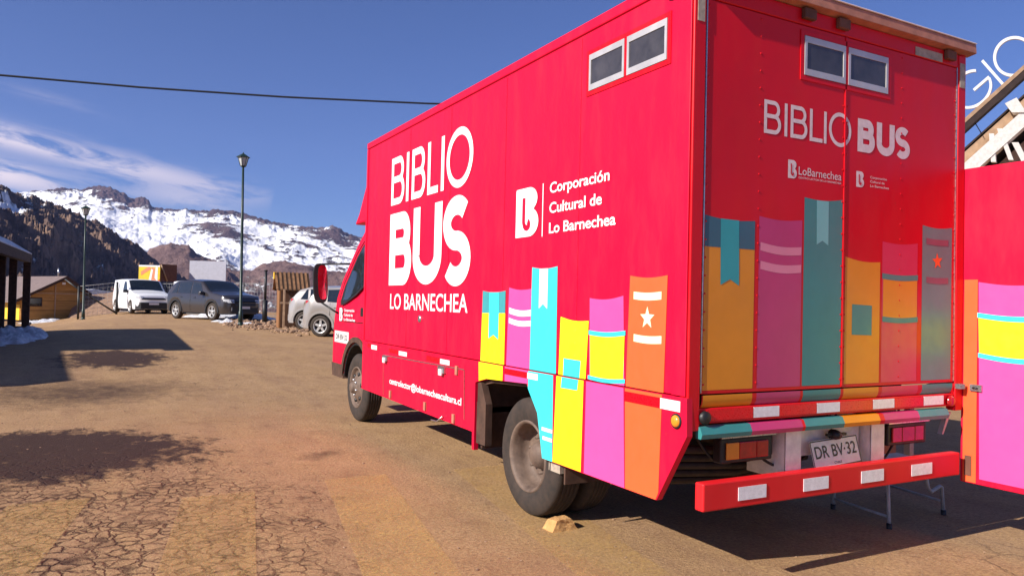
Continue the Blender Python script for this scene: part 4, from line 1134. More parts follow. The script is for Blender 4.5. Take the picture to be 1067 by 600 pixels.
b = MB(); b.prism([(6.12, 2.035), (6.52, 1.645), (6.60, 1.47), (6.62, 1.47), (6.55, 1.66), (6.14, 2.06)], 'x', .32, 1.88, M['glass']); part(b, 'windshield', cab)
b = MB(); b.box((.3, 6.742, .95), (1.9, 6.75, 1.25), M['black']); part(b, 'grille', cab)
# mirror
mc = at(334.2, 295, 9.55)
b = MB()
def superell(hw, hh, p=3.2, n=28):
    o = []
    for k in range(n):
        a = 2*PI*k/n; c_, s_ = math.cos(a), math.sin(a)
        o.append((hw*abs(c_)**(2/p)*(1 if c_ > 0 else -1), hh*abs(s_)**(2/p)*(1 if s_ > 0 else -1)))
    return o
TM = Matrix.Translation(mc) @ Matrix.Rotation(math.radians(-4), 4, 'Z') @ Matrix.Rotation(math.radians(-3), 4, 'Y')
se = superell(.090, .250)
b.prism(se, 'y', 0, .05, M['black'], TM); b.prism([(x*.82, z*.9) for x, z in se], 'y', .05, .09, M['black'], TM)
mr = part(b, 'side_mirror', cab, .006)
b = MB(); b.poly([TM @ Vector((x*.66+.026, -.002, z*.86+.01)) for x, z in se], M['mirror']); part(b, 'mirror_glass', mr, fixn=False)
b = MB(); b.tube([mc+Vector((.02, .03, .24)), (.25, 6.45, 1.83)], .012, M['black'], 8); b.tube([mc+Vector((.02, .03, -.24)), (.10, 6.55, 1.24), (.20, 6.6, 1.2)], .012, M['black'], 8); part(b, 'mirror_arm', mr)

# ------------------------------------------------------------------ wheel chock, folding step
b = MB()
vs = [(-.085, -.05, 0), (.10, -.06, 0), (.10, .05, 0), (-.08, .055, 0), (-.045, -.04, .062), (.05, -.05, .070), (.075, -.02, .055), (.06, .04, .064), (-.05, .045, .058)]
b.add(vs, [(3, 2, 1, 0), (0, 1, 5, 4), (1, 6, 5), (1, 2, 7, 6), (2, 3, 8, 7), (3, 0, 4, 8), (4, 5, 6, 7, 8)], M['chock'])
_bm = bmesh.new()
for v_ in b.v: _bm.verts.new(v_)
_bm.verts.ensure_lookup_table()
for f_ in b.f: _bm.faces.new([_bm.verts[i] for i in f_])
bmesh.ops.triangulate(_bm, faces=_bm.faces); bmesh.ops.subdivide_edges(_bm, edges=_bm.edges, cuts=5, use_grid_fill=True)
_bm.verts.index_update()
for v_ in _bm.verts:
    q_ = v_.co*40; k_ = mnoise.fractal(q_, .8, 2, 4)*.006+mnoise.ridged_multi_fractal(q_*.35, .9, 2, 4, 1, 2)*.003
    d_ = (v_.co-Vector((0, 0, .03))).normalized(); v_.co += d_*k_
    v_.co.z = max(v_.co.z, 0)
b.v = [v_.co.copy() for v_ in _bm.verts]; b.f = [[v_.index for v_ in f_.verts] for f_ in _bm.faces]; b.mi = [0]*len(b.f); b.sm = [False]*len(b.f); _bm.free()
o = b.build('wheel_chock'); o.location = (.075, 1.235, 0); o.rotation_euler = (0, 0, .1)
tag(o, 'rough pale block lying on the ground against the rear truck tyre', 'wheel chock')

st_ = empty('folding_step', (2.4, .62, 0), 0, 'grey tubular folding step standing under the back of the red truck', 'step')
def stp(b, name, bevel=0): b.v = [v-Vector((2.4, .62, 0)) for v in b.v]; return b.build(name, st_, bevel)
b = MB(); b.box((2.12, .42, .335), (2.72, .86, .36), M['tube_grey']); stp(b, 'platform', .006)
for (xa, ya, xb_, yb_) in ((2.12, .44, 2.03, .36), (2.12, .84, 2.10, .84), (2.68, .84, 2.79, .90), ):
    b = MB(); b.tube([(xa, ya, .335), (xb_, yb_, .02)], .012, M['tube_grey'], 8); lg = stp(b, 'leg')
    b = MB(); b.v = []; b.lathe([(0, .018), (.035, .018), (.036, .001)], M['black'], 10, 'z', (xb_, yb_, 0)); b.v = [v-Vector((2.4, .62, 0)) for v in b.v]; b.build('rubber_foot', lg)
b = MB(); b.tube([(2.52, .44, .335), (2.54, .43, .20), (2.56, .42, .17), (2.66, .42, .20), (2.68, .42, .19), (2.695, .416, .02)], .012, M['tube_grey'], 8); lg = stp(b, 'leg')
b = MB(); b.lathe([(0, .018), (.035, .018), (.036, .001)], M['black'], 10, 'z', (2.695, .416, 0)); b.v = [v-Vector((2.4, .62, 0)) for v in b.v]; b.build('rubber_foot', lg)
b = MB(); b.tube([(2.045, .37, .07), (2.105, .84, .07)], .009, M['tube_grey'], 8); b.tube([(2.70, .42, .09), (2.78, .88, .09)], .009, M['tube_grey'], 8); stp(b, 'stretcher')

# ------------------------------------------------------------------ cars
def smooth_profile(keys):
    def f(s_):
        if s_ <= keys[0][0]: return keys[0][1]
        for (a, va), (c, vc) in zip(keys, keys[1:]):
            if s_ <= c:
                t = (s_-a)/(c-a); t = t*.55+.45*t*t*(3-2*t); return va+(vc-va)*t
        return keys[-1][1]
    return f
def car(name, label, cat, pos, heading, spec, paintm, group=None):
    """local frame: x forward from the rear to the front, y to the car's left; heading = angle of x axis"""
    L, Wd, ztop, belt = spec['L'], spec['W'], smooth_profile(spec['top']), smooth_profile(spec['belt'])
    R, fr, rw, sill = spec['R'], spec['front_axle'], spec['rear_axle'], spec['sill']
    root = empty(name, pos, heading, label, cat, group)
    NS = 100
    tumble = spec.get('tumble', .22)
    def wb(s_):
        t = s_/L; e = min(t, 1-t)*L
        k = 1-.30*max(0, 1-e/.42)**2.2
        return Wd/2*k
    def surf(s_, v_, side, off=0):
        """v_ 0 at sill, .5 at belt, 1 at roof edge"""
        zt_, zb_ = ztop(s_), min(belt(s_), ztop(s_)); w_ = wb(s_)
        if v_ <= .5:
            t = v_/.5; z = sill+(zb_-sill)*t; y = w_*(.955+.045*math.sin(PI*min(1, t*1.05)*.9))
        else:
            t = (v_-.5)/.5; z = zb_+(zt_-.05-zb_)*t if zt_-.05 > zb_ else zb_-.0*t
            y = w_*.975-(zt_-zb_)*tumble*t
        return Vector((s_, side*(y+off), z))
    b = MB(); vs = []; cols_ = [0, .12, .25, .38, .5, .66, .83, 1.0]; ring = []
    for i in range(NS+1):
        s_ = L*i/NS
        low = sill
        for ax in (fr, rw):
            d = abs(s_-ax)
            ra = R+.055
            if d < ra: low = max(low, R+math.sqrt(ra*ra-d*d))
        row = []
        for side in (-1, 1):
            pts = []
            for c_ in cols_:
                p = surf(s_, c_, side)
                if c_ < .5: p.z = max(p.z, low+(min(belt(s_), ztop(s_))-low)*c_/.5) if low > sill else p.z
                pts.append(p)
            row.append(pts)
        zt_ = ztop(s_); e = row[1][-1].y
        top = [Vector((s_, k*e, zt_-.05+.05*(1-abs(k)**3)**1.0)) for k in (.92, .7, .35, 0, -.35, -.7, -.92)]
        ringp = row[1]+top+row[0][::-1]
        vs += ringp; nr = len(ringp)
    fs = [(i*nr+k, (i+1)*nr+k, (i+1)*nr+k+1, i*nr+k+1) for i in range(NS) for k in range(nr-1)]
    fs += [list(range(nr)), list(range(NS*nr, (NS+1)*nr))[::-1]]
    b.add(vs, fs, paintm, True)
    body_ = b.build('body', root, fixn=True)
    b = MB(); b.box((.4, -Wd/2+.10, sill-.04), (L-.4, Wd/2-.10, sill+.35), M['black']); b.box((.35, -Wd/2+.2, sill+.0), (L-.35, Wd/2-.2, R*2+.1), M['black']); b.build('underbody', root)
    # windows
    for side in (-1, 1):
        for (s0, s1, s2, s3_) in spec['side_windows']:   # bottom s0..s1, top s3..s2
            b = MB(); vv = []; K = 8
            for j in range(4):
                t = j/3; v_ = .53+.41*t
                for i in range(K+1):
                    a = i/K
                    s_ = (s0+(s1-s0)*a)*(1-t)+(s3_+(s2-s3_)*a)*t
                    vv.append(surf(s_, v_, side, .006))
            b.add(vv, [(j*(K+1)+i, j*(K+1)+i+1, (j+1)*(K+1)+i+1, (j+1)*(K+1)+i) for j in range(3) for i in range(K)], M['glass'], True)
            b.build('side_window', root)
        # lower cladding / door seam
        b = MB()
        for s_ in spec['seams']:
            b.tube([surf(s_, v_, side, .002) for v_ in (.05, .2, .35, .5)], .006, M['black'], 4)
        b.build('door_seam', root)
        b = MB()
        for s_ in spec['handles']:
            p = surf(s_, .42, side, .015); b.box((p.x-.09, p.y-.015, p.z-.014), (p.x+.09, p.y+.015, p.z+.014), paintm)
        b.build('door_handle', root, .004)
        p = surf(spec['mirror'], .54, side, .0)
        b = MB(); b.box((p.x-.06, p.y+side*.0, p.z-.02), (p.x+.10, p.y+side*.20, p.z+.13), spec.get('mirror_mat', paintm)); b.build('wing_mirror', root, .03)
        if spec.get('clad'):
            b = MB()
            pr = arc(0, 0, R+.055, R+.055, -5, 185, 16); po = arc(0, 0, R+.12, R+.12, -5, 185, 16)
            for ax in (fr, rw):
                y_ = side*(Wd/2+.004)
                b.prism([(ax+x, R+z) for x, z in pr+po[::-1]], 'y', y_-side*.02, y_, M['black'] if spec['clad'] == 1 else paintm)
            b.build('arch_trim', root)
    for key, nm in (('windshield', 'windshield'), ('rear_window', 'rear_window')):
        s0, s1 = spec[key]
        b = MB(); vv = []; K = 10; J = 10
        for j in range(J+1):
            s_ = s0+(s1-s0)*j/J
            e = surf(s_, 1, 1).y
            nz_ = Vector((ztop(s_-.02)-ztop(s_+.02), 0, .04)).normalized()
            for i in range(K+1):
                k = (i/K*2-1)*.90
                vv.append(Vector((s_, k*e, ztop(s_)-.05+.05*(1-abs(k)**3)))+nz_*.010)
        b.add(vv, [(j*(K+1)+i, j*(K+1)+i+1, (j+1)*(K+1)+i+1, (j+1)*(K+1)+i) for j in range(J) for i in range(K)], M['glass'], True)
        b.build(nm, root)
    # wheels
    for ax in (fr, rw):
        for side in (-1, 1):
            y1 = side*(Wd/2-.005); y0 = side*(Wd/2-.22)
            b = MB(); w0, w1 = (y0, y1)
            b.lathe([(w1-side*.01, R*.66), (w1, R*.78), (w1-side*.01, R*.93), (w1-side*.035, R), (w0+side*.035, R), (w0, R*.9), (w0, R*.6)], M['tyre'], 32, 'y', (ax, 0, R))
            ty = b.build('wheel', root)
            b = MB()
            b.lathe([(w1-side*.008, R*.67), (w1-side*.006, R*.60), (w1-side*.06, R*.57)], M['alloy'], 32, 'y', (ax, 0, R))
            b.lathe([(w1-side*.075, R*.60), (w1-side*.07, .001)], M['black'], 24, 'y', (ax, 0, R))
            b.lathe([(w1-side*.02, .001), (w1-side*.02, R*.16), (w1-side*.06, R*.18)], M['alloy'], 16, 'y', (ax, 0, R))
            for k in range(5):
                a = 2*PI*k/5+.3; ca, sa = math.cos(a), math.sin(a)
                wv_ = R*.12
                pts = [(R*.1, -wv_), (R*.62, -wv_*.75), (R*.62, wv_*.75), (R*.1, wv_)]
                P_ = [(ax+x*ca-z*sa, R+x*sa+z*ca) for x, z in pts]
                b.prism(P_, 'y', w1-side*.025, w1-side*.055, M['alloy'])
            b.build('rim', ty)
    # ends
    for q4 in spec['front']:
        nm, mat, y0, y1, z0, z1, th = q4
        sides = (-1, 1) if y0 > 0 else (1,)
        for sd_ in sides:
            b = MB()
            K = 8; vv = []
            for i in range(K+1):
                y = (y0+(y1-y0)*i/K)
                # find body station where half width equals |y|
                lo = L
                while lo > L*.6 and wb(lo) < abs(y)/.97+.0: lo -= .01
                for z in (z0, z1):
                    x = lo
                    while x > L*.55 and ztop(x)-.03 < z: x -= .01
                    vv.append((x+th, sd_*y, z))
            n_ = len(vv); V = vv+[(x-.12, y, z) for x, y, z in vv]
            F = [(2*i, 2*i+1, 2*i+3, 2*i+2) for i in range(K)]+[(2*i+1, 2*i+1+n_, 2*i+3+n_, 2*i+3) for i in range(K)]+[(2*i, 2*i+2, 2*i+2+n_, 2*i+n_) for i in range(K)]+[(0, n_, n_+1, 1), (n_-2, n_-1, 2*n_-1, 2*n_-2)]
            b.add(V, F, mat); b.build(nm, root)
    for q4 in spec['rear']:
        nm, mat, y0, y1, z0, z1, th = q4
        for sd_ in ((-1, 1) if y0 > 0 else (1,)):
            b = MB(); K = 8; vv = []
            for i in range(K+1):
                y = (y0+(y1-y0)*i/K); lo = 0
                while lo < L*.4 and wb(lo) < abs(y)/.97: lo += .01
                for z in (z0, z1):
                    x = lo
                    while x < L*.45 and ztop(x)-.03 < z: x += .01
                    vv.append((x-th, sd_*y, z))
            n_ = len(vv); V = vv+[(x+.12, y, z) for x, y, z in vv]
            F = [(2*i, 2*i+1, 2*i+3, 2*i+2) for i in range(K)]+[(2*i+1, 2*i+1+n_, 2*i+3+n_, 2*i+3) for i in range(K)]+[(2*i, 2*i+2, 2*i+2+n_, 2*i+n_) for i in range(K)]+[(0, n_, n_+1, 1), (n_-2, n_-1, 2*n_-1, 2*n_-2)]
            b.add(V, F, mat); b.build(nm, root)
    # recentre so that the empty sits under the middle of the car
    for ch in root.children: ch.location.x -= L/2
    return root
suv_spec = dict(L=4.57, W=1.85, R=.36, front_axle=3.62, rear_axle=.96, sill=.30, tumble=.26,
    top=[(0, .78), (.05, 1.02), (.30, 1.22), (.62, 1.55), (.90, 1.66), (1.8, 1.71), (2.55, 1.66), (3.35, 1.22), (3.55, 1.17), (4.25, 1.08), (4.48, .98), (4.57, .80)],
    belt=[(0, 1.08), (1.5, 1.07), (3.2, 1.02), (4.57, .82)],
    side_windows=[(.62, 1.02, 1.0, .88), (1.08, 2.02, 1.98, 1.06), (2.10, 3.05, 2.62, 2.06)], seams=(1.05, 2.06, 3.15), handles=(1.35, 2.35), mirror=2.95,
    windshield=(3.33, 2.62), rear_window=(.30, .60), clad=1,
    front=[('grille', M['black'], -.50, .50, .62, .80, .012), ('headlight', M['lens_clear'], .50, .86, .74, .88, .015), ('bumper', M['black'], -.62, .62, .33, .55, .012), ('fog_lamp', M['alu'], .62, .82, .42, .56, .012), ('licence_plate', M['plate'], -.22, .22, .50, .60, .025)],
    rear=[('tail_light', M['lens_red'], .55, .86, .85, 1.0, .012)])
van_spec = dict(L=4.4, W=1.85, R=.33, front_axle=3.50, rear_axle=.75, sill=.25, tumble=.12,
    top=[(0, 1.70), (.10, 1.80), (1.5, 1.84), (2.55, 1.80), (3.35, 1.22), (3.60, 1.16), (4.10, 1.08), (4.34, .98), (4.40, .84)],
    belt=[(0, 1.12), (3.2, 1.08), (4.4, .85)],
    side_windows=[(2.15, 3.08, 2.62, 2.22)], seams=(1.2, 2.08, 3.12), handles=(1.9, 2.30), mirror=2.98, mirror_mat=M['black'],
    windshield=(3.30, 2.62), rear_window=(-.02, .02),
    front=[('grille', M['black'], -.60, .60, .74, .84, .02), ('headlight', M['lens_clear'], .54, .86, .80, .92, .02), ('bumper', M['black'], -.84, .84, .26, .60, .04), ('licence_plate', M['plate'], -.24, .24, .48, .58, .055)],
    rear=[('tail_light', M['lens_red'], .75, .88, .9, 1.3, .012)])
hatch_spec = dict(L=4.0, W=1.72, R=.315, front_axle=3.20, rear_axle=.66, sill=.24, tumble=.26,
    top=[(0, .72), (.04, .98), (.20, 1.14), (.50, 1.42), (.80, 1.49), (1.6, 1.53), (2.25, 1.47), (3.0, 1.03), (3.2, .97), (3.75, .84), (3.92, .72), (4.0, .56)],
    belt=[(0, 1.05), (1.5, .98), (2.8, .93), (4.0, .72)],
    side_windows=[(.52, .78, .76, .70), (.86, 1.72, 1.68, .84), (1.80, 2.72, 2.30, 1.76)], seams=(.95, 1.76, 2.75), handles=(1.15, 2.05), mirror=2.6,
    windshield=(2.98, 2.30), rear_window=(.20, .48), clad=2,
    front=[('grille', M['black'], -.40, .40, .45, .60, .012), ('headlight', M['lens_clear'], .48, .80, .64, .76, .014)],
    rear=[('tail_light', M['lens_red'], .60, .80, .84, 1.06, .014), ('licence_plate', M['plate'], -.25, .25, .70, .80, .02), ('bumper', M['silver'], -.78, .78, .30, .52, .03)])
def heading_from_view(px, deg):
    """angle whose direction is 'deg' from pointing straight at the camera (positive: towards picture right)"""
    p = at(px, 306, 20); d = Vector((CAM.x-p.x, CAM.y-p.y)); a = math.atan2(d.y, d.x)
    return a+math.radians(deg)
p = gpt(222, 32.6); car('parked_suv', 'dark grey SUV parked beside the tall lamp post', 'car', p, heading_from_view(222, 33), suv_spec, M['suv_grey'])
p = gpt(147, 41); van = car('parked_van', 'white delivery van with black bumper, parked left of the dark grey SUV', 'van', p, heading_from_view(146, 16), van_spec, M['vanwhite'])
p = gpt(206, 42); v2 = car('parked_van', 'white van whose roof alone shows behind the dark grey SUV', 'van', p, heading_from_view(193, 14), van_spec, M['vanwhite'])
# silver hatchbacks: tails towards picture left, partly behind the truck
p = gpt(390, 23); car('parked_hatchback', 'nearer silver hatchback, its front hidden behind the red truck cab', 'car', p, heading_from_view(383, 70), hatch_spec, M['silver'])
p = gpt(366, 26.3); car('parked_hatchback', 'farther silver hatchback standing between the wooden hut and the other silver car', 'car', p, heading_from_view(361, 70), hatch_spec, M['silver2'])

# ------------------------------------------------------------------ lamp posts
def lamp_post(px, d, htop, label, tilt):
    p = gpt(px, d); H = htop-p.z
    root = empty('street_lamp', p, 0, label, 'street lamp', None)
    root.rotation_euler = (tilt*fw.y*0, 0, 0)
    b = MB(); b.tube([(0, 0, 0), (0, 0, .5), (0, 0, .52), (0, 0, H*.55), (0, 0, H-.42)], [.085, .075, .055, .05, .038], M['lamp_green'], 12); b.lathe([(0, .16), (.02, .16), (.03, .09), (.12, .085)], M['lamp_green'], 12, 'z'); b.build('pole', root)
    z = H-.42
    b = MB(); b.lathe([(0, .045), (.03, .10), (.05, .10)], M['lamp_green'], 8, 'z', (0, 0, z)); 
    for k in range(6):
        a = 2*PI*k/6; b.tube([(.10*math.cos(a), .10*math.sin(a), z+.05), (.185*math.cos(a), .185*math.sin(a), z+.36)], .012, M['lamp_green'], 5)
    b.lathe([(.35, .24), (.37, .24), (.46, .10), (.50, .03), (.56, .001)], M['lamp_green'], 6, 'z', (0, 0, z), smooth=False)
    b.lathe([(.351, .24), (.350, .001)], M['lamp_green'], 6, 'z', (0, 0, z), smooth=False)
    hd = b.build('lantern', root)
    b = MB(); b.lathe([(.05, .095), (.35, .178)], M['lampglass'], 6, 'z', (0, 0, z), smooth=False); b.build('lamp_glass', hd)
    root.rotation_euler = (0, tilt, 0)
    return root
lamp_post(251.5, 27.5, at(250, 162, 27.5).z, 'tall dark green lamp post in front of the grey SUV', -.012)
lamp_post(87.5, 38.5, at(87, 216, 38.5).z, 'dark lamp post beside the ochre cabin, left of the white van', -.008)

# ------------------------------------------------------------------ cable across the sky
b = MB(); A = at(-160, 62, 15); B_ = at(-2+1, 78.5, 15); C_ = at(455, 108, 17.5); D_ = at(760, 112, 19)
pts = []
for k in range(41):
    t = k/40; p0 = at(-180+t*1000, 0, 14+5*t)
    px = -180+t*1000
    py = interp([(-180, 63), (0, 78.5), (150, 91.5), (300, 101.5), (455, 108.5), (640, 111), (820, 108)], px)
    pts.append(at(px, py, 14+5*t))
b.tube(pts, .021, M['cable'], 6)
tag(b.build('overhead_cable'), 'black overhead cable stretched across the blue sky above the car park', 'cable')

# ------------------------------------------------------------------ wooden hut (bin shelter)
p = gpt(303, 27.0)
hut = empty('wooden_hut', p, 0, 'small wooden hut with slatted pitched roof beside the silver cars', 'hut')
vx = Vector((Rv.x, Rv.y, 0)).normalized(); vy = Vector((-vx.y, vx.x, 0))
HT = Matrix(((vx.x, vy.x, 0, 0), (vx.y, vy.y, 0, 0), (0, 0, 1, 0), (0, 0, 0, 1))) @ Matrix.Rotation(math.radians(24), 4, 'Z') @ Matrix.Diagonal((.86, 1, 1.08, 1))
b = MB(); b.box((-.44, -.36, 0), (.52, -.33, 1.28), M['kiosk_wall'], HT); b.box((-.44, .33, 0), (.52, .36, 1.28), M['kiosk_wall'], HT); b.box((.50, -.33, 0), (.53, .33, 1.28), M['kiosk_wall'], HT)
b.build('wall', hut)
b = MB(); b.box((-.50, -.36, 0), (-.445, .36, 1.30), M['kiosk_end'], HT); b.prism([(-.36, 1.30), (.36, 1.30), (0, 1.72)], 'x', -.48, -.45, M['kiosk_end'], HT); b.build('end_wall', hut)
b = MB()
for k in range(16):
    x0 = -.66+k*.085
    m_ = M['kiosk_slat'] if k % 2 == 0 else M['kiosk_slat_dark']
    o_ = .02 if k % 2 == 0 else 0
    for s_ in (-1, 1):
        b.prism([(0, 1.80+o_), (s_*.56, 1.24+o_), (s_*.56, 1.20+o_), (0, 1.76+o_)], 'x', x0, x0+.0848, m_, HT)
b.build('roof', hut)
b = MB(); b.box((-.38, -.62, 0), (-.31, -.56, 1.25), M['soffit'], HT); b.box((-.5, -.60, .78), (-.16, -.575, .84), M['soffit'], HT); b.build('post', hut)
b = MB(); b.box((-.70, -.10, 1.58), (-.665, .10, 1.80), M['yellowdoor'], HT); b.build('gable_plate', hut)
# dark post left of the hut
p = gpt(276.5, 30.5)
b = MB(); b.tube([(0, 0, 0), (0, 0, .9)], .10, M['black'], 10); b.tube([(0, 0, .9), (0, 0, 2.05)], .05, M['black'], 10); b.tube([(0, 0, 2.05), (0, 0, 2.1)], [.07, .07], M['black'], 10)
o = b.build('bollard_post'); o.location = p; tag(o, 'thin dark post with thicker foot, left of the wooden hut', 'post')

# ------------------------------------------------------------------ ochre cabin on the left
c0 = gpt(56, 45)
cab_h = math.atan2((CAM-c0).y, (CAM-c0).x)+math.radians(22)
cabin = empty('cabin', c0, cab_h, 'low ochre timber cabin with brown pitched roof, left of the far lamp post', 'cabin')
# local: x = outward normal of the gable, y = to its left seen from outside (picture right is +y)
hw, ze, zr, Lc = 1.62, 1.62, 2.52, 9.0
yA = -.25   # gable not symmetric about the origin
b = MB()
b.prism([(-hw-.1, 0), (hw, 0), (hw, ze+.1), (.55, zr-.06), (-hw-.1, ze-.35)], 'x', -Lc, 0, M['cabin_wall']); b.build('wall', cabin)
b = MB()
for (ya, za, yb2, zb2) in ((.55, zr, -hw-.65, ze-.62), (.55, zr, hw+.35, ze-.10)):
    b.prism([(ya, za), (yb2, zb2), (yb2, zb2+.10), (ya, za+.10)], 'x', -Lc-.2, .40, M['cabin_roof'])
b.build('roof', cabin)
b = MB()
for (ya, za, yb2, zb2) in ((.55, zr, -hw-.65, ze-.62), (.55, zr, hw+.35, ze-.10)):
    b.prism([(ya, za+.11), (yb2, zb2+.11), (yb2, zb2-.06), (ya, za-.06)], 'x', .405, .44, M['wood_dark'])
b.build('barge_board', cabin)
b = MB(); b.box((.003, -1.30, .80), (.03, -.62, 1.32), M['wood_dark']); wf = b.build('window', cabin)
b = MB(); b.box((.031, -1.25, .85), (.034, -.67, 1.27), M['glass']); b.build('pane', wf)
b = MB(); b.box((.02, -1.7, 1.55), (.05, hw, 1.60), M['soffit']); b.box((.02, .05, 0), (.05, .11, 2.1), M['soffit']); b.build('conduit', cabin)
b = MB(); b.box((-2.2, -hw-.13, 0), (-1.2, -hw-.105, .98), M['yellowdoor']); b.box((-.9, -hw-.13, 0), (-.1, -hw-.105, .9), M['yellowdoor']); b.build('door', cabin)
b = MB(); b.box((.05, .42, 2.12), (.10, .60, 2.25), M['bb_white']); b.box((.05, -1.42, 1.35), (.12, -1.28, 1.5), M['bb_white']); b.build('wall_lamp', cabin)
b = MB(); b.tube([(-.8, .55, 2.6), (-.8, .55, 3.1)], .05, M['chrome'], 8); b.build('flue', cabin)

# gate and wire fence
def fence_run(name, label, p0, p1, n, h, gate=False):
    root = empty(name, p0, 0, label, 'gate' if gate else 'fence')
    d = p1-p0
    for k in range(n+1):
        q_ = d*(k/n); q_.z = gh(p0.x+q_.x, p0.y+q_.y)-p0.z
        b = MB(); b.tube([(0, 0, -.1), (0, 0, h)], .035 if not gate else .06, M['black'], 6, Matrix.Translation(q_)); b.build('post', root)
    b = MB()
    for k in range(9):
        z = .1+(h-.12)*k/8
        b.tube([Vector((0, 0, z)), Vector((d.x/2, d.y/2, z-.01+d.z/2)), Vector((d.x, d.y, z+d.z))], .006 if k not in (0, 8) else .012, M['tube_grey'], 4)
    m_ = int(d.length/.22)
    for k in range(m_):
        q_ = d*(k/m_); b.tube([q_+Vector((0, 0, .1)), q_+Vector((0, 0, h-.02))], .004, M['tube_grey'], 4)
    b.build('wire_mesh', root)
    return root
g0, g1 = gpt(82, 40), gpt(122, 41)
gt = fence_run('wire_gate', 'dark framed wire gate with diagonal brace, between the cabin and the white van', g0, g1, 1, 1.75, True)
b = MB(); hh = at(68, 291, 40)-g0; b.tube([hh, Vector((.0, 0, 1.3))*0+(at(80, 300, 40)-g0), (g1-g0)+Vector((0, 0, .05))], .05, M['black'], 6); b.build('brace', gt)
fence_run('wire_fence', 'thin wire fence running behind the grey SUV', gpt(122, 44), gpt(300, 36), 9, 1.7)
# brown bank and shed roof behind the gate
b = MB()
q0 = gpt(84, 47)
vs = []
for j in range(9):
    for i in range(25):
        q_ = gpt(70+i*2.6, 44+j*.6); e = math.sin(PI*min(1, (j+.5)/5))*min(1, i/3, (24-i)/4)
        vs.append((q_.x, q_.y, gh(q_.x, q_.y)-.1+(1.35*sm(j, 0, 6)+mnoise.fractal(q_*.9, 1, 2, 4)*.08)*min(1, i/2, (24-i)/3)))
b.add(vs, [(j*25+i, j*25+i+1, (j+1)*25+i+1, (j+1)*25+i) for j in range(8) for i in range(24)], M['bank'], True)
tag(b.build('earth_bank', fixn=False), kind='structure')
s0 = gpt(94, 52)
shed = empty('shed', s0, cab_h+.2, 'low shed with a snow covered roof behind the wire gate', 'shed')
b = MB(); b.box((-3, -1.6, 0), (0, 1.4, 1.85), M['cabin_wall']); b.build('wall', shed)
b = MB(); b.prism([(-1.8, 1.78), (1.6, 1.78), (1.55, 2.0), (.2, 2.18), (-1.4, 2.05)], 'x', -3.2, .2, M['snow']); b.build('snow_cover', shed, .05)

# ------------------------------------------------------------------ canopy on the far left
ck = gpt(27, 21.5)
cn = empty('timber_canopy', (ck.x, ck.y, ck.z), 0, 'dark timber canopy on square posts with snow on its edge, at left edge', 'canopy')
ex = at(28, 262, 21.5)            # eave corner
zE = ex.z-ck.z
for (px, d) in ((27.5, 21.5), (13, 20.6), (1, 19.6), (-14, 18.2)):
    q_ = gpt(px, d)-ck
    b = MB(); b.box((-.09, -.09, -.05), (.09, .09, zE-.18-q_.z), M['wood_dark'], Matrix.Translation(q_)); b.build('post', cn, .01)
q3 = gpt(-40, 16.5)-ck
b = MB()
e0_, e1_ = Vector((.02, .25, zE-.20)), Vector((.02+(q3.x)*.35, -8.6, zE-.20))
def beam(b, a, c, w_, h, mat):
    d = (c-a).normalized(); n_ = Vector((-d.y, d.x, 0)).normalized()*w_/2; u_ = Vector((0, 0, h/2))
    V = [a-n_-u_, a+n_-u_, a+n_+u_, a-n_+u_, c-n_-u_, c+n_-u_, c+n_+u_, c-n_+u_]
    b.add(V, [(0, 1, 2, 3), (7, 6, 5, 4), (0, 4, 5, 1), (1, 5, 6, 2), (2, 6, 7, 3), (3, 7, 4, 0)], mat)
beam(b, e0_, e1_, .16, .22, M['wood_dark']); b.build('eave_beam', cn)
b = MB()
ridge = Vector((-2.2, .25, zE+1.25)); ridge2 = Vector((-2.9, -8.6, zE+1.25)); far_ = Vector((-4.8, .25, zE-.1)); far2 = Vector((-5.6, -8.6, zE-.1))
T0 = [Vector((.10, .25, zE-.08)), ridge, far_]; T1 = [Vector((.10+q3.x*.35, -8.6, zE-.08)), ridge2, far2]
for k in range(2):
    a, c, e, f_ = T0[k], T0[k+1], T1[k+1], T1[k]
    dn = Vector((0, 0, -.07))
    b.add([a, c, e, f_, a+dn, c+dn, e+dn, f_+dn], [(0, 1, 2, 3), (7, 6, 5, 4), (0, 4, 5, 1), (1, 5, 6, 2), (2, 6, 7, 3), (3, 7, 4, 0)], M['fascia'])
b.build('roof', cn)
b = MB()
a, c, e, f_ = T0[0], T0[0].lerp(T0[1], .25), T1[0].lerp(T1[1], .25), T1[0]
upv = Vector((0, 0, .004)); tk = Vector((0, 0, .07))
b.add([a+upv, c+upv, e+upv, f_+upv, a+tk*.5, c+tk, e+tk, f_+tk*.5], [(3, 2, 1, 0), (4, 5, 6, 7), (0, 1, 5, 4), (1, 2, 6, 5), (2, 3, 7, 6), (3, 0, 4, 7)], M['snow']); b.build('snow_edge', cn, .03)
b = MB(); qa, qb = gpt(-14, 18.2)-ck, gpt(40, 25)-ck
b.tube([Vector((qa.x, qa.y, .28)), Vector((.0, .0, .16)), Vector((qb.x-.2, qb.y, .14))], .045, M['wood_dark'], 6); b.build('rail', cn)
# unseen building added outside the frame to throw a shadow in from the left
lg_ = empty('shadow_building', (-9.6, 14.2, gh(-9.6, 14.2)), 0, 'unseen dark timber building added beyond the left edge to cast a shadow, next to the snowy canopy', 'building')
b = MB(); b.box((-3, -3.6, -.3), (1.3, 5.6, 2.55), M['kiosk_wall']); b.build('wall', lg_)
b = MB(); b.prism([(-3.6, 2.5), (1.75, 2.5), (-.9, 4.45)], 'y', -4.75, 5.9, M['cabin_roof']); b.build('roof', lg_)

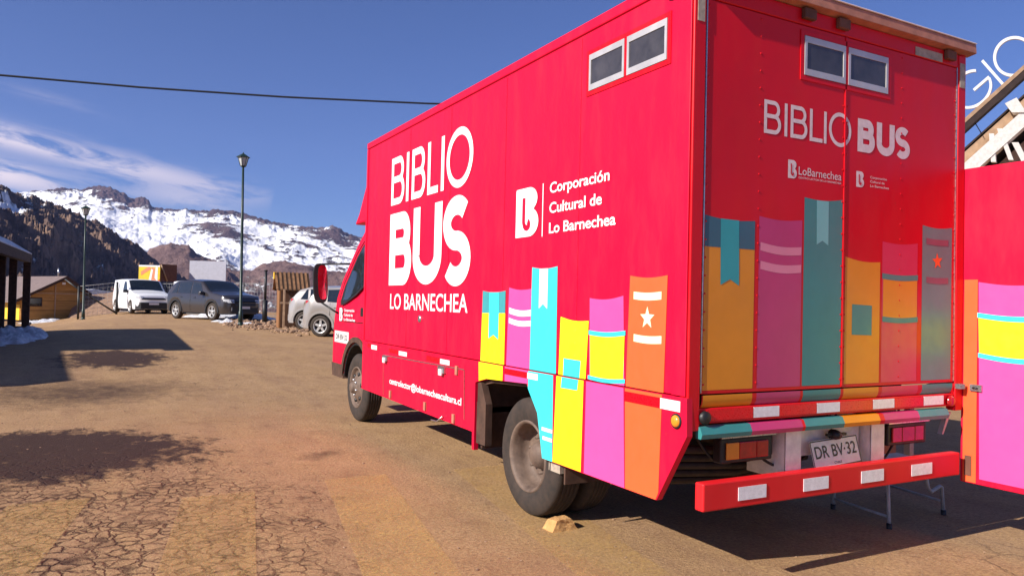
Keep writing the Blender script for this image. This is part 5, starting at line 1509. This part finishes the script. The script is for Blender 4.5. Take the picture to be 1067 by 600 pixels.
# ------------------------------------------------------------------ boards behind the cars
def board(name, label, cat, px0, px1, py0, py1, d, mats, leg=True, skew=0):
    a = at(px0, py1, d); c = at(px1, py1, d+skew); top = at(px0, py0, d).z
    g_ = gh(a.x, a.y); root = empty(name, (a.x, a.y, g_), 0, label, cat)
    w_ = Vector((c.x-a.x, c.y-a.y, 0)); n_ = Vector((w_.y, -w_.x, 0)).normalized()
    z0, z1 = a.z-g_, top-g_
    b = MB()
    def P_(u_, v_, o_=0): return w_*u_+Vector((0, 0, z0+(z1-z0)*v_))+n_*o_
    V = [P_(0, 0), P_(1, 0), P_(1, 1), P_(0, 1), P_(0, 0, -.08), P_(1, 0, -.08), P_(1, 1, -.08), P_(0, 1, -.08)]
    b.add(V, [(0, 1, 2, 3), (7, 6, 5, 4), (0, 4, 5, 1), (1, 5, 6, 2), (2, 6, 7, 3), (3, 7, 4, 0)], mats[0]); pn = b.build('panel', root)
    for u_ in (.06, .94):
        b = MB(); q_ = P_(u_, 0, -.14); b.tube([(q_.x, q_.y, -1.5), (q_.x, q_.y, z1-.05)], .05, M['wood_dark'], 6); b.build('post', root)
    return root, P_
rt_, P_ = board('billboard', 'billboard painted yellow, orange and white rising behind the white van', 'billboard', 144, 166, 276, 300, 50, [M['bb_yellow']])
b = MB()
b.poly([P_(.50, 0, .004), P_(.86, 0, .004), P_(.86, .85, .004), P_(.62, .92, .004)], M['bb_orange']); b.poly([P_(.12, .55, .006), P_(.62, .85, .006), P_(.50, .95, .006), P_(.10, .72, .006)], M['bb_orange'])
b.poly([P_(.76, .45, .008), P_(.90, .30, .008), P_(.90, 1, .008), P_(.80, .9, .008)], M['bb_white']); b.poly([P_(.42, .1, .008), P_(.55, .1, .008), P_(.68, .8, .008), P_(.60, .85, .008)], M['bb_white'])
b.poly([P_(.0, .93, .008), P_(1, .93, .008), P_(1, 1, .008), P_(0, 1, .008)], M['bb_white']); b.poly([P_(.86, .0, .009), P_(1, 0, .009), P_(1, .40, .009), P_(.86, .3, .009)], M['bb_red'])
b.build('artwork', rt_, fixn=False)
r2_, P2 = board('sign_board', 'dark brown timber board to the right of the painted billboard', 'board', 166.6, 184, 275, 293, 50.3, [M['brownpanel']], skew=1.2)
b = MB(); b.tube([P2(.02, .95, .06), P2(.40, .0, .06)], .05, M['soffit'], 5); b.build('brace', r2_)
board('screen_board', 'plain pale grey board standing behind the grey SUV', 'board', 197, 235, 271.5, 294, 52, [M['greypanel']])
# person-sized marker on the cabin corner is left out: unreadable in the photo

# ------------------------------------------------------------------ refuge building on the right
D0 = 13.0
RB = at(1040, 150, D0); g_ = Vector((RB.x, RB.y, 0))
bd = empty('refuge_building', g_, 0, 'gabled brown building with white rafters and a dark roof beam, behind the truck door', 'building')
fx = Vector((Rv.x, Rv.y, 0)).normalized(); _d = at(1180, 150, 1)-CAM; fy = Vector((_d.x, _d.y, 0)).normalized()
def F3(px, py, back=0):
    q_ = at(px, py, D0); return Vector((q_.x, q_.y, q_.z))-g_+fy*back
def slab(b, pts, back0, back1, mat):
    n_ = len(pts); V = [F3(*p, back0) for p in pts]+[F3(*p, back1) for p in pts]
    b.add(V, [list(range(n_))[::-1], list(range(n_, 2*n_))]+[(i, (i+1) % n_, n_+(i+1) % n_, n_+i) for i in range(n_)], mat)
ap = 1210   # apex column
sl_ = -(152-83)/(1067-1000)
def ln(px, off=0): return 139+off+(px-1000)*(-.9) if px < ap else 139+off+(ap-1000)*(-.9)+(px-ap)*.9
b = MB(); slab(b, [(900, ln(900, -5)), (ap, ln(ap, -5)), (ap, ln(ap, 0)), (900, ln(900, 0))], -.28, -.10, M['soffit']); slab(b, [(900, ln(900, 0)), (ap, ln(ap, 0)), (ap, ln(ap, 8)), (900, ln(900, 8))], -.27, -.11, M['beam_dark']); b.build('outer_beam', bd)
b = MB(); slab(b, [(900, ln(900, 20)+2), (ap, ln(ap, 20)+2), (ap, ln(ap, 22)+2), (900, ln(900, 22)+2)], -.13, 5, M['beam_dark']); b.build('roof_edge', bd)
b = MB(); slab(b, [(900, ln(900, 24)+2), (ap, ln(ap, 24)+2), (ap, ln(ap, 40)+2), (900, ln(900, 40)+2)], -.1, 5, M['soffit']); b.build('soffit', bd)
b = MB(); slab(b, [(900, ln(900, 40)+2), (ap, ln(ap, 40)+2), (ap, ln(ap, 58)+2), (900, ln(900, 58)+2)], -.35, -.15, M['postwhite']); b.build('white_rafter', bd)
b = MB(); slab(b, [(900, ln(900, 58)+2), (ap, ln(ap, 58)+2), (ap+150, 330), (900, 330)], .5, 5, M['soffit']); slab(b, [(900, 250), (ap+150, 250), (ap+150, 345), (900, 345)], .6, 5.1, M['cabin_wall']); b.build('wall', bd)
for (xa, ya, xb_, yb_, w_) in ((1036, 143, 1038, 172, 5), (1044, 138, 1056, 170, 5), (1060, 152, 1072, 175, 7)):
    b = MB(); slab(b, [(xa-w_/2, ya), (xa+w_/2, ya), (xb_+w_/2, yb_), (xb_-w_/2, yb_)], -.34+random.random()*.02, -.2, M['postwhite']); b.build('strut', bd)
b = MB(); slab(b, [(1050, 113), (1062, 107), (1068, 116), (1072, 122), (1057, 122)], -.38, -.12, M['postwhite']); b.build('bracket', bd)
for px in (1018, 1085, 1150):
    b = MB(); b.tube([F3(px, ln(px, 8), -.18), F3(px+7, ln(px+7, 22)+4, -.18)], .008, M['black'], 5); b.build('tie_rod', bd)
# big white letters standing on the sloping beam
sg = empty('roof_sign', g_, 0, 'thin white letters G I O standing on the dark sloping roof beam', 'sign')
mpx = D0/FPX
ang = math.atan2(.9, 1)
zdir = Vector((0, 0, 1))
def sign_letter(ch, px, py, w_, h, t, rot=ang):
    b = MB(); o_ = F3(px, py, -.2)
    cu_, su_ = math.cos(rot), math.sin(rot)
    def to3(u_, v_, l_):
        xx, zz = u_*cu_-v_*su_, u_*su_+v_*cu_
        return o_+Rv*0+fx*xx+zdir*zz+fy*l_
    put_glyph(b, ch, w_, h, t, to3, M['signwhite'], .05)
    o2 = b.build('letter', sg); return o2
def centred(ch, cx_, cy_, w_, h, t):
    ox = (-w_/2)*math.cos(ang)-(-h/2)*math.sin(ang); oy = (-w_/2)*math.sin(ang)+(-h/2)*math.cos(ang)
    sign_letter(ch, cx_+ox, cy_-oy, w_*mpx, h*mpx, t)
centred('U', 984, 124, 30, 36, .045)
centred('G', 1014, 95.5, 46, 37, .045)
centred('I', 1036, 79, 4, 33, .05)
centred('O', 1057.5, 62, 44, 41, .05)

# ------------------------------------------------------------------ thin mountain air
b = MB(); b.box((-7000, -4000, -330), (8200, 7600, 1500), M['ground'])
hz = b.build('haze'); tag(hz, kind='stuff')
hm = bpy.data.materials.new('air'); hm.use_nodes = True; ht = hm.node_tree; ht.nodes.clear()
ho = ht.nodes.new('ShaderNodeOutputMaterial'); hv = ht.nodes.new('ShaderNodeVolumePrincipled'); ht.links.new(hv.outputs[0], ho.inputs['Volume'])
hv.inputs['Color'].default_value = (.42, .52, 1, 1); hv.inputs['Density'].default_value = .00004; hv.inputs['Anisotropy'].default_value = .2
hz.data.materials.clear(); hz.data.materials.append(hm)

# words for the setting
for o in COL.objects:
    if o.parent or o.type != 'MESH': continue
    k = o.name.split('.')[0]
    w_ = {'ground': ('dusty cracked brown asphalt of the car park with dark damp stains', 'ground'),
          'crosswalk': ('faded yellow zebra crossing bars painted on the near asphalt', 'road marking'),
          'gravel': ('loose pale stones and rubble along the edge of the car park', 'gravel'),
          'snow_bank': ('lumpy shaded snow bank at the foot of the timber canopy', 'snow'),
          'snow_patch': ('small patch of old snow near the edge of the car park', 'snow'),
          'snowy_mountains': ('far mountain range with broad snowfields and purplish rock', 'mountain'),
          'brown_foothills': ('bare brown foothills below the snowy range', 'hill'),
          'dark_rocky_ridge': ('steep shaded rocky ridge rising at the left', 'hill'),
          'earth_bank': ('brown earth bank behind the wire gate', 'bank'),
          'haze': ('thin bluish mountain air', 'haze')}.get(k)
    if w_ and 'label' not in o:
        tag(o, w_[0], w_[1], 'old snow patches by the car park edge' if k == 'snow_patch' else None)
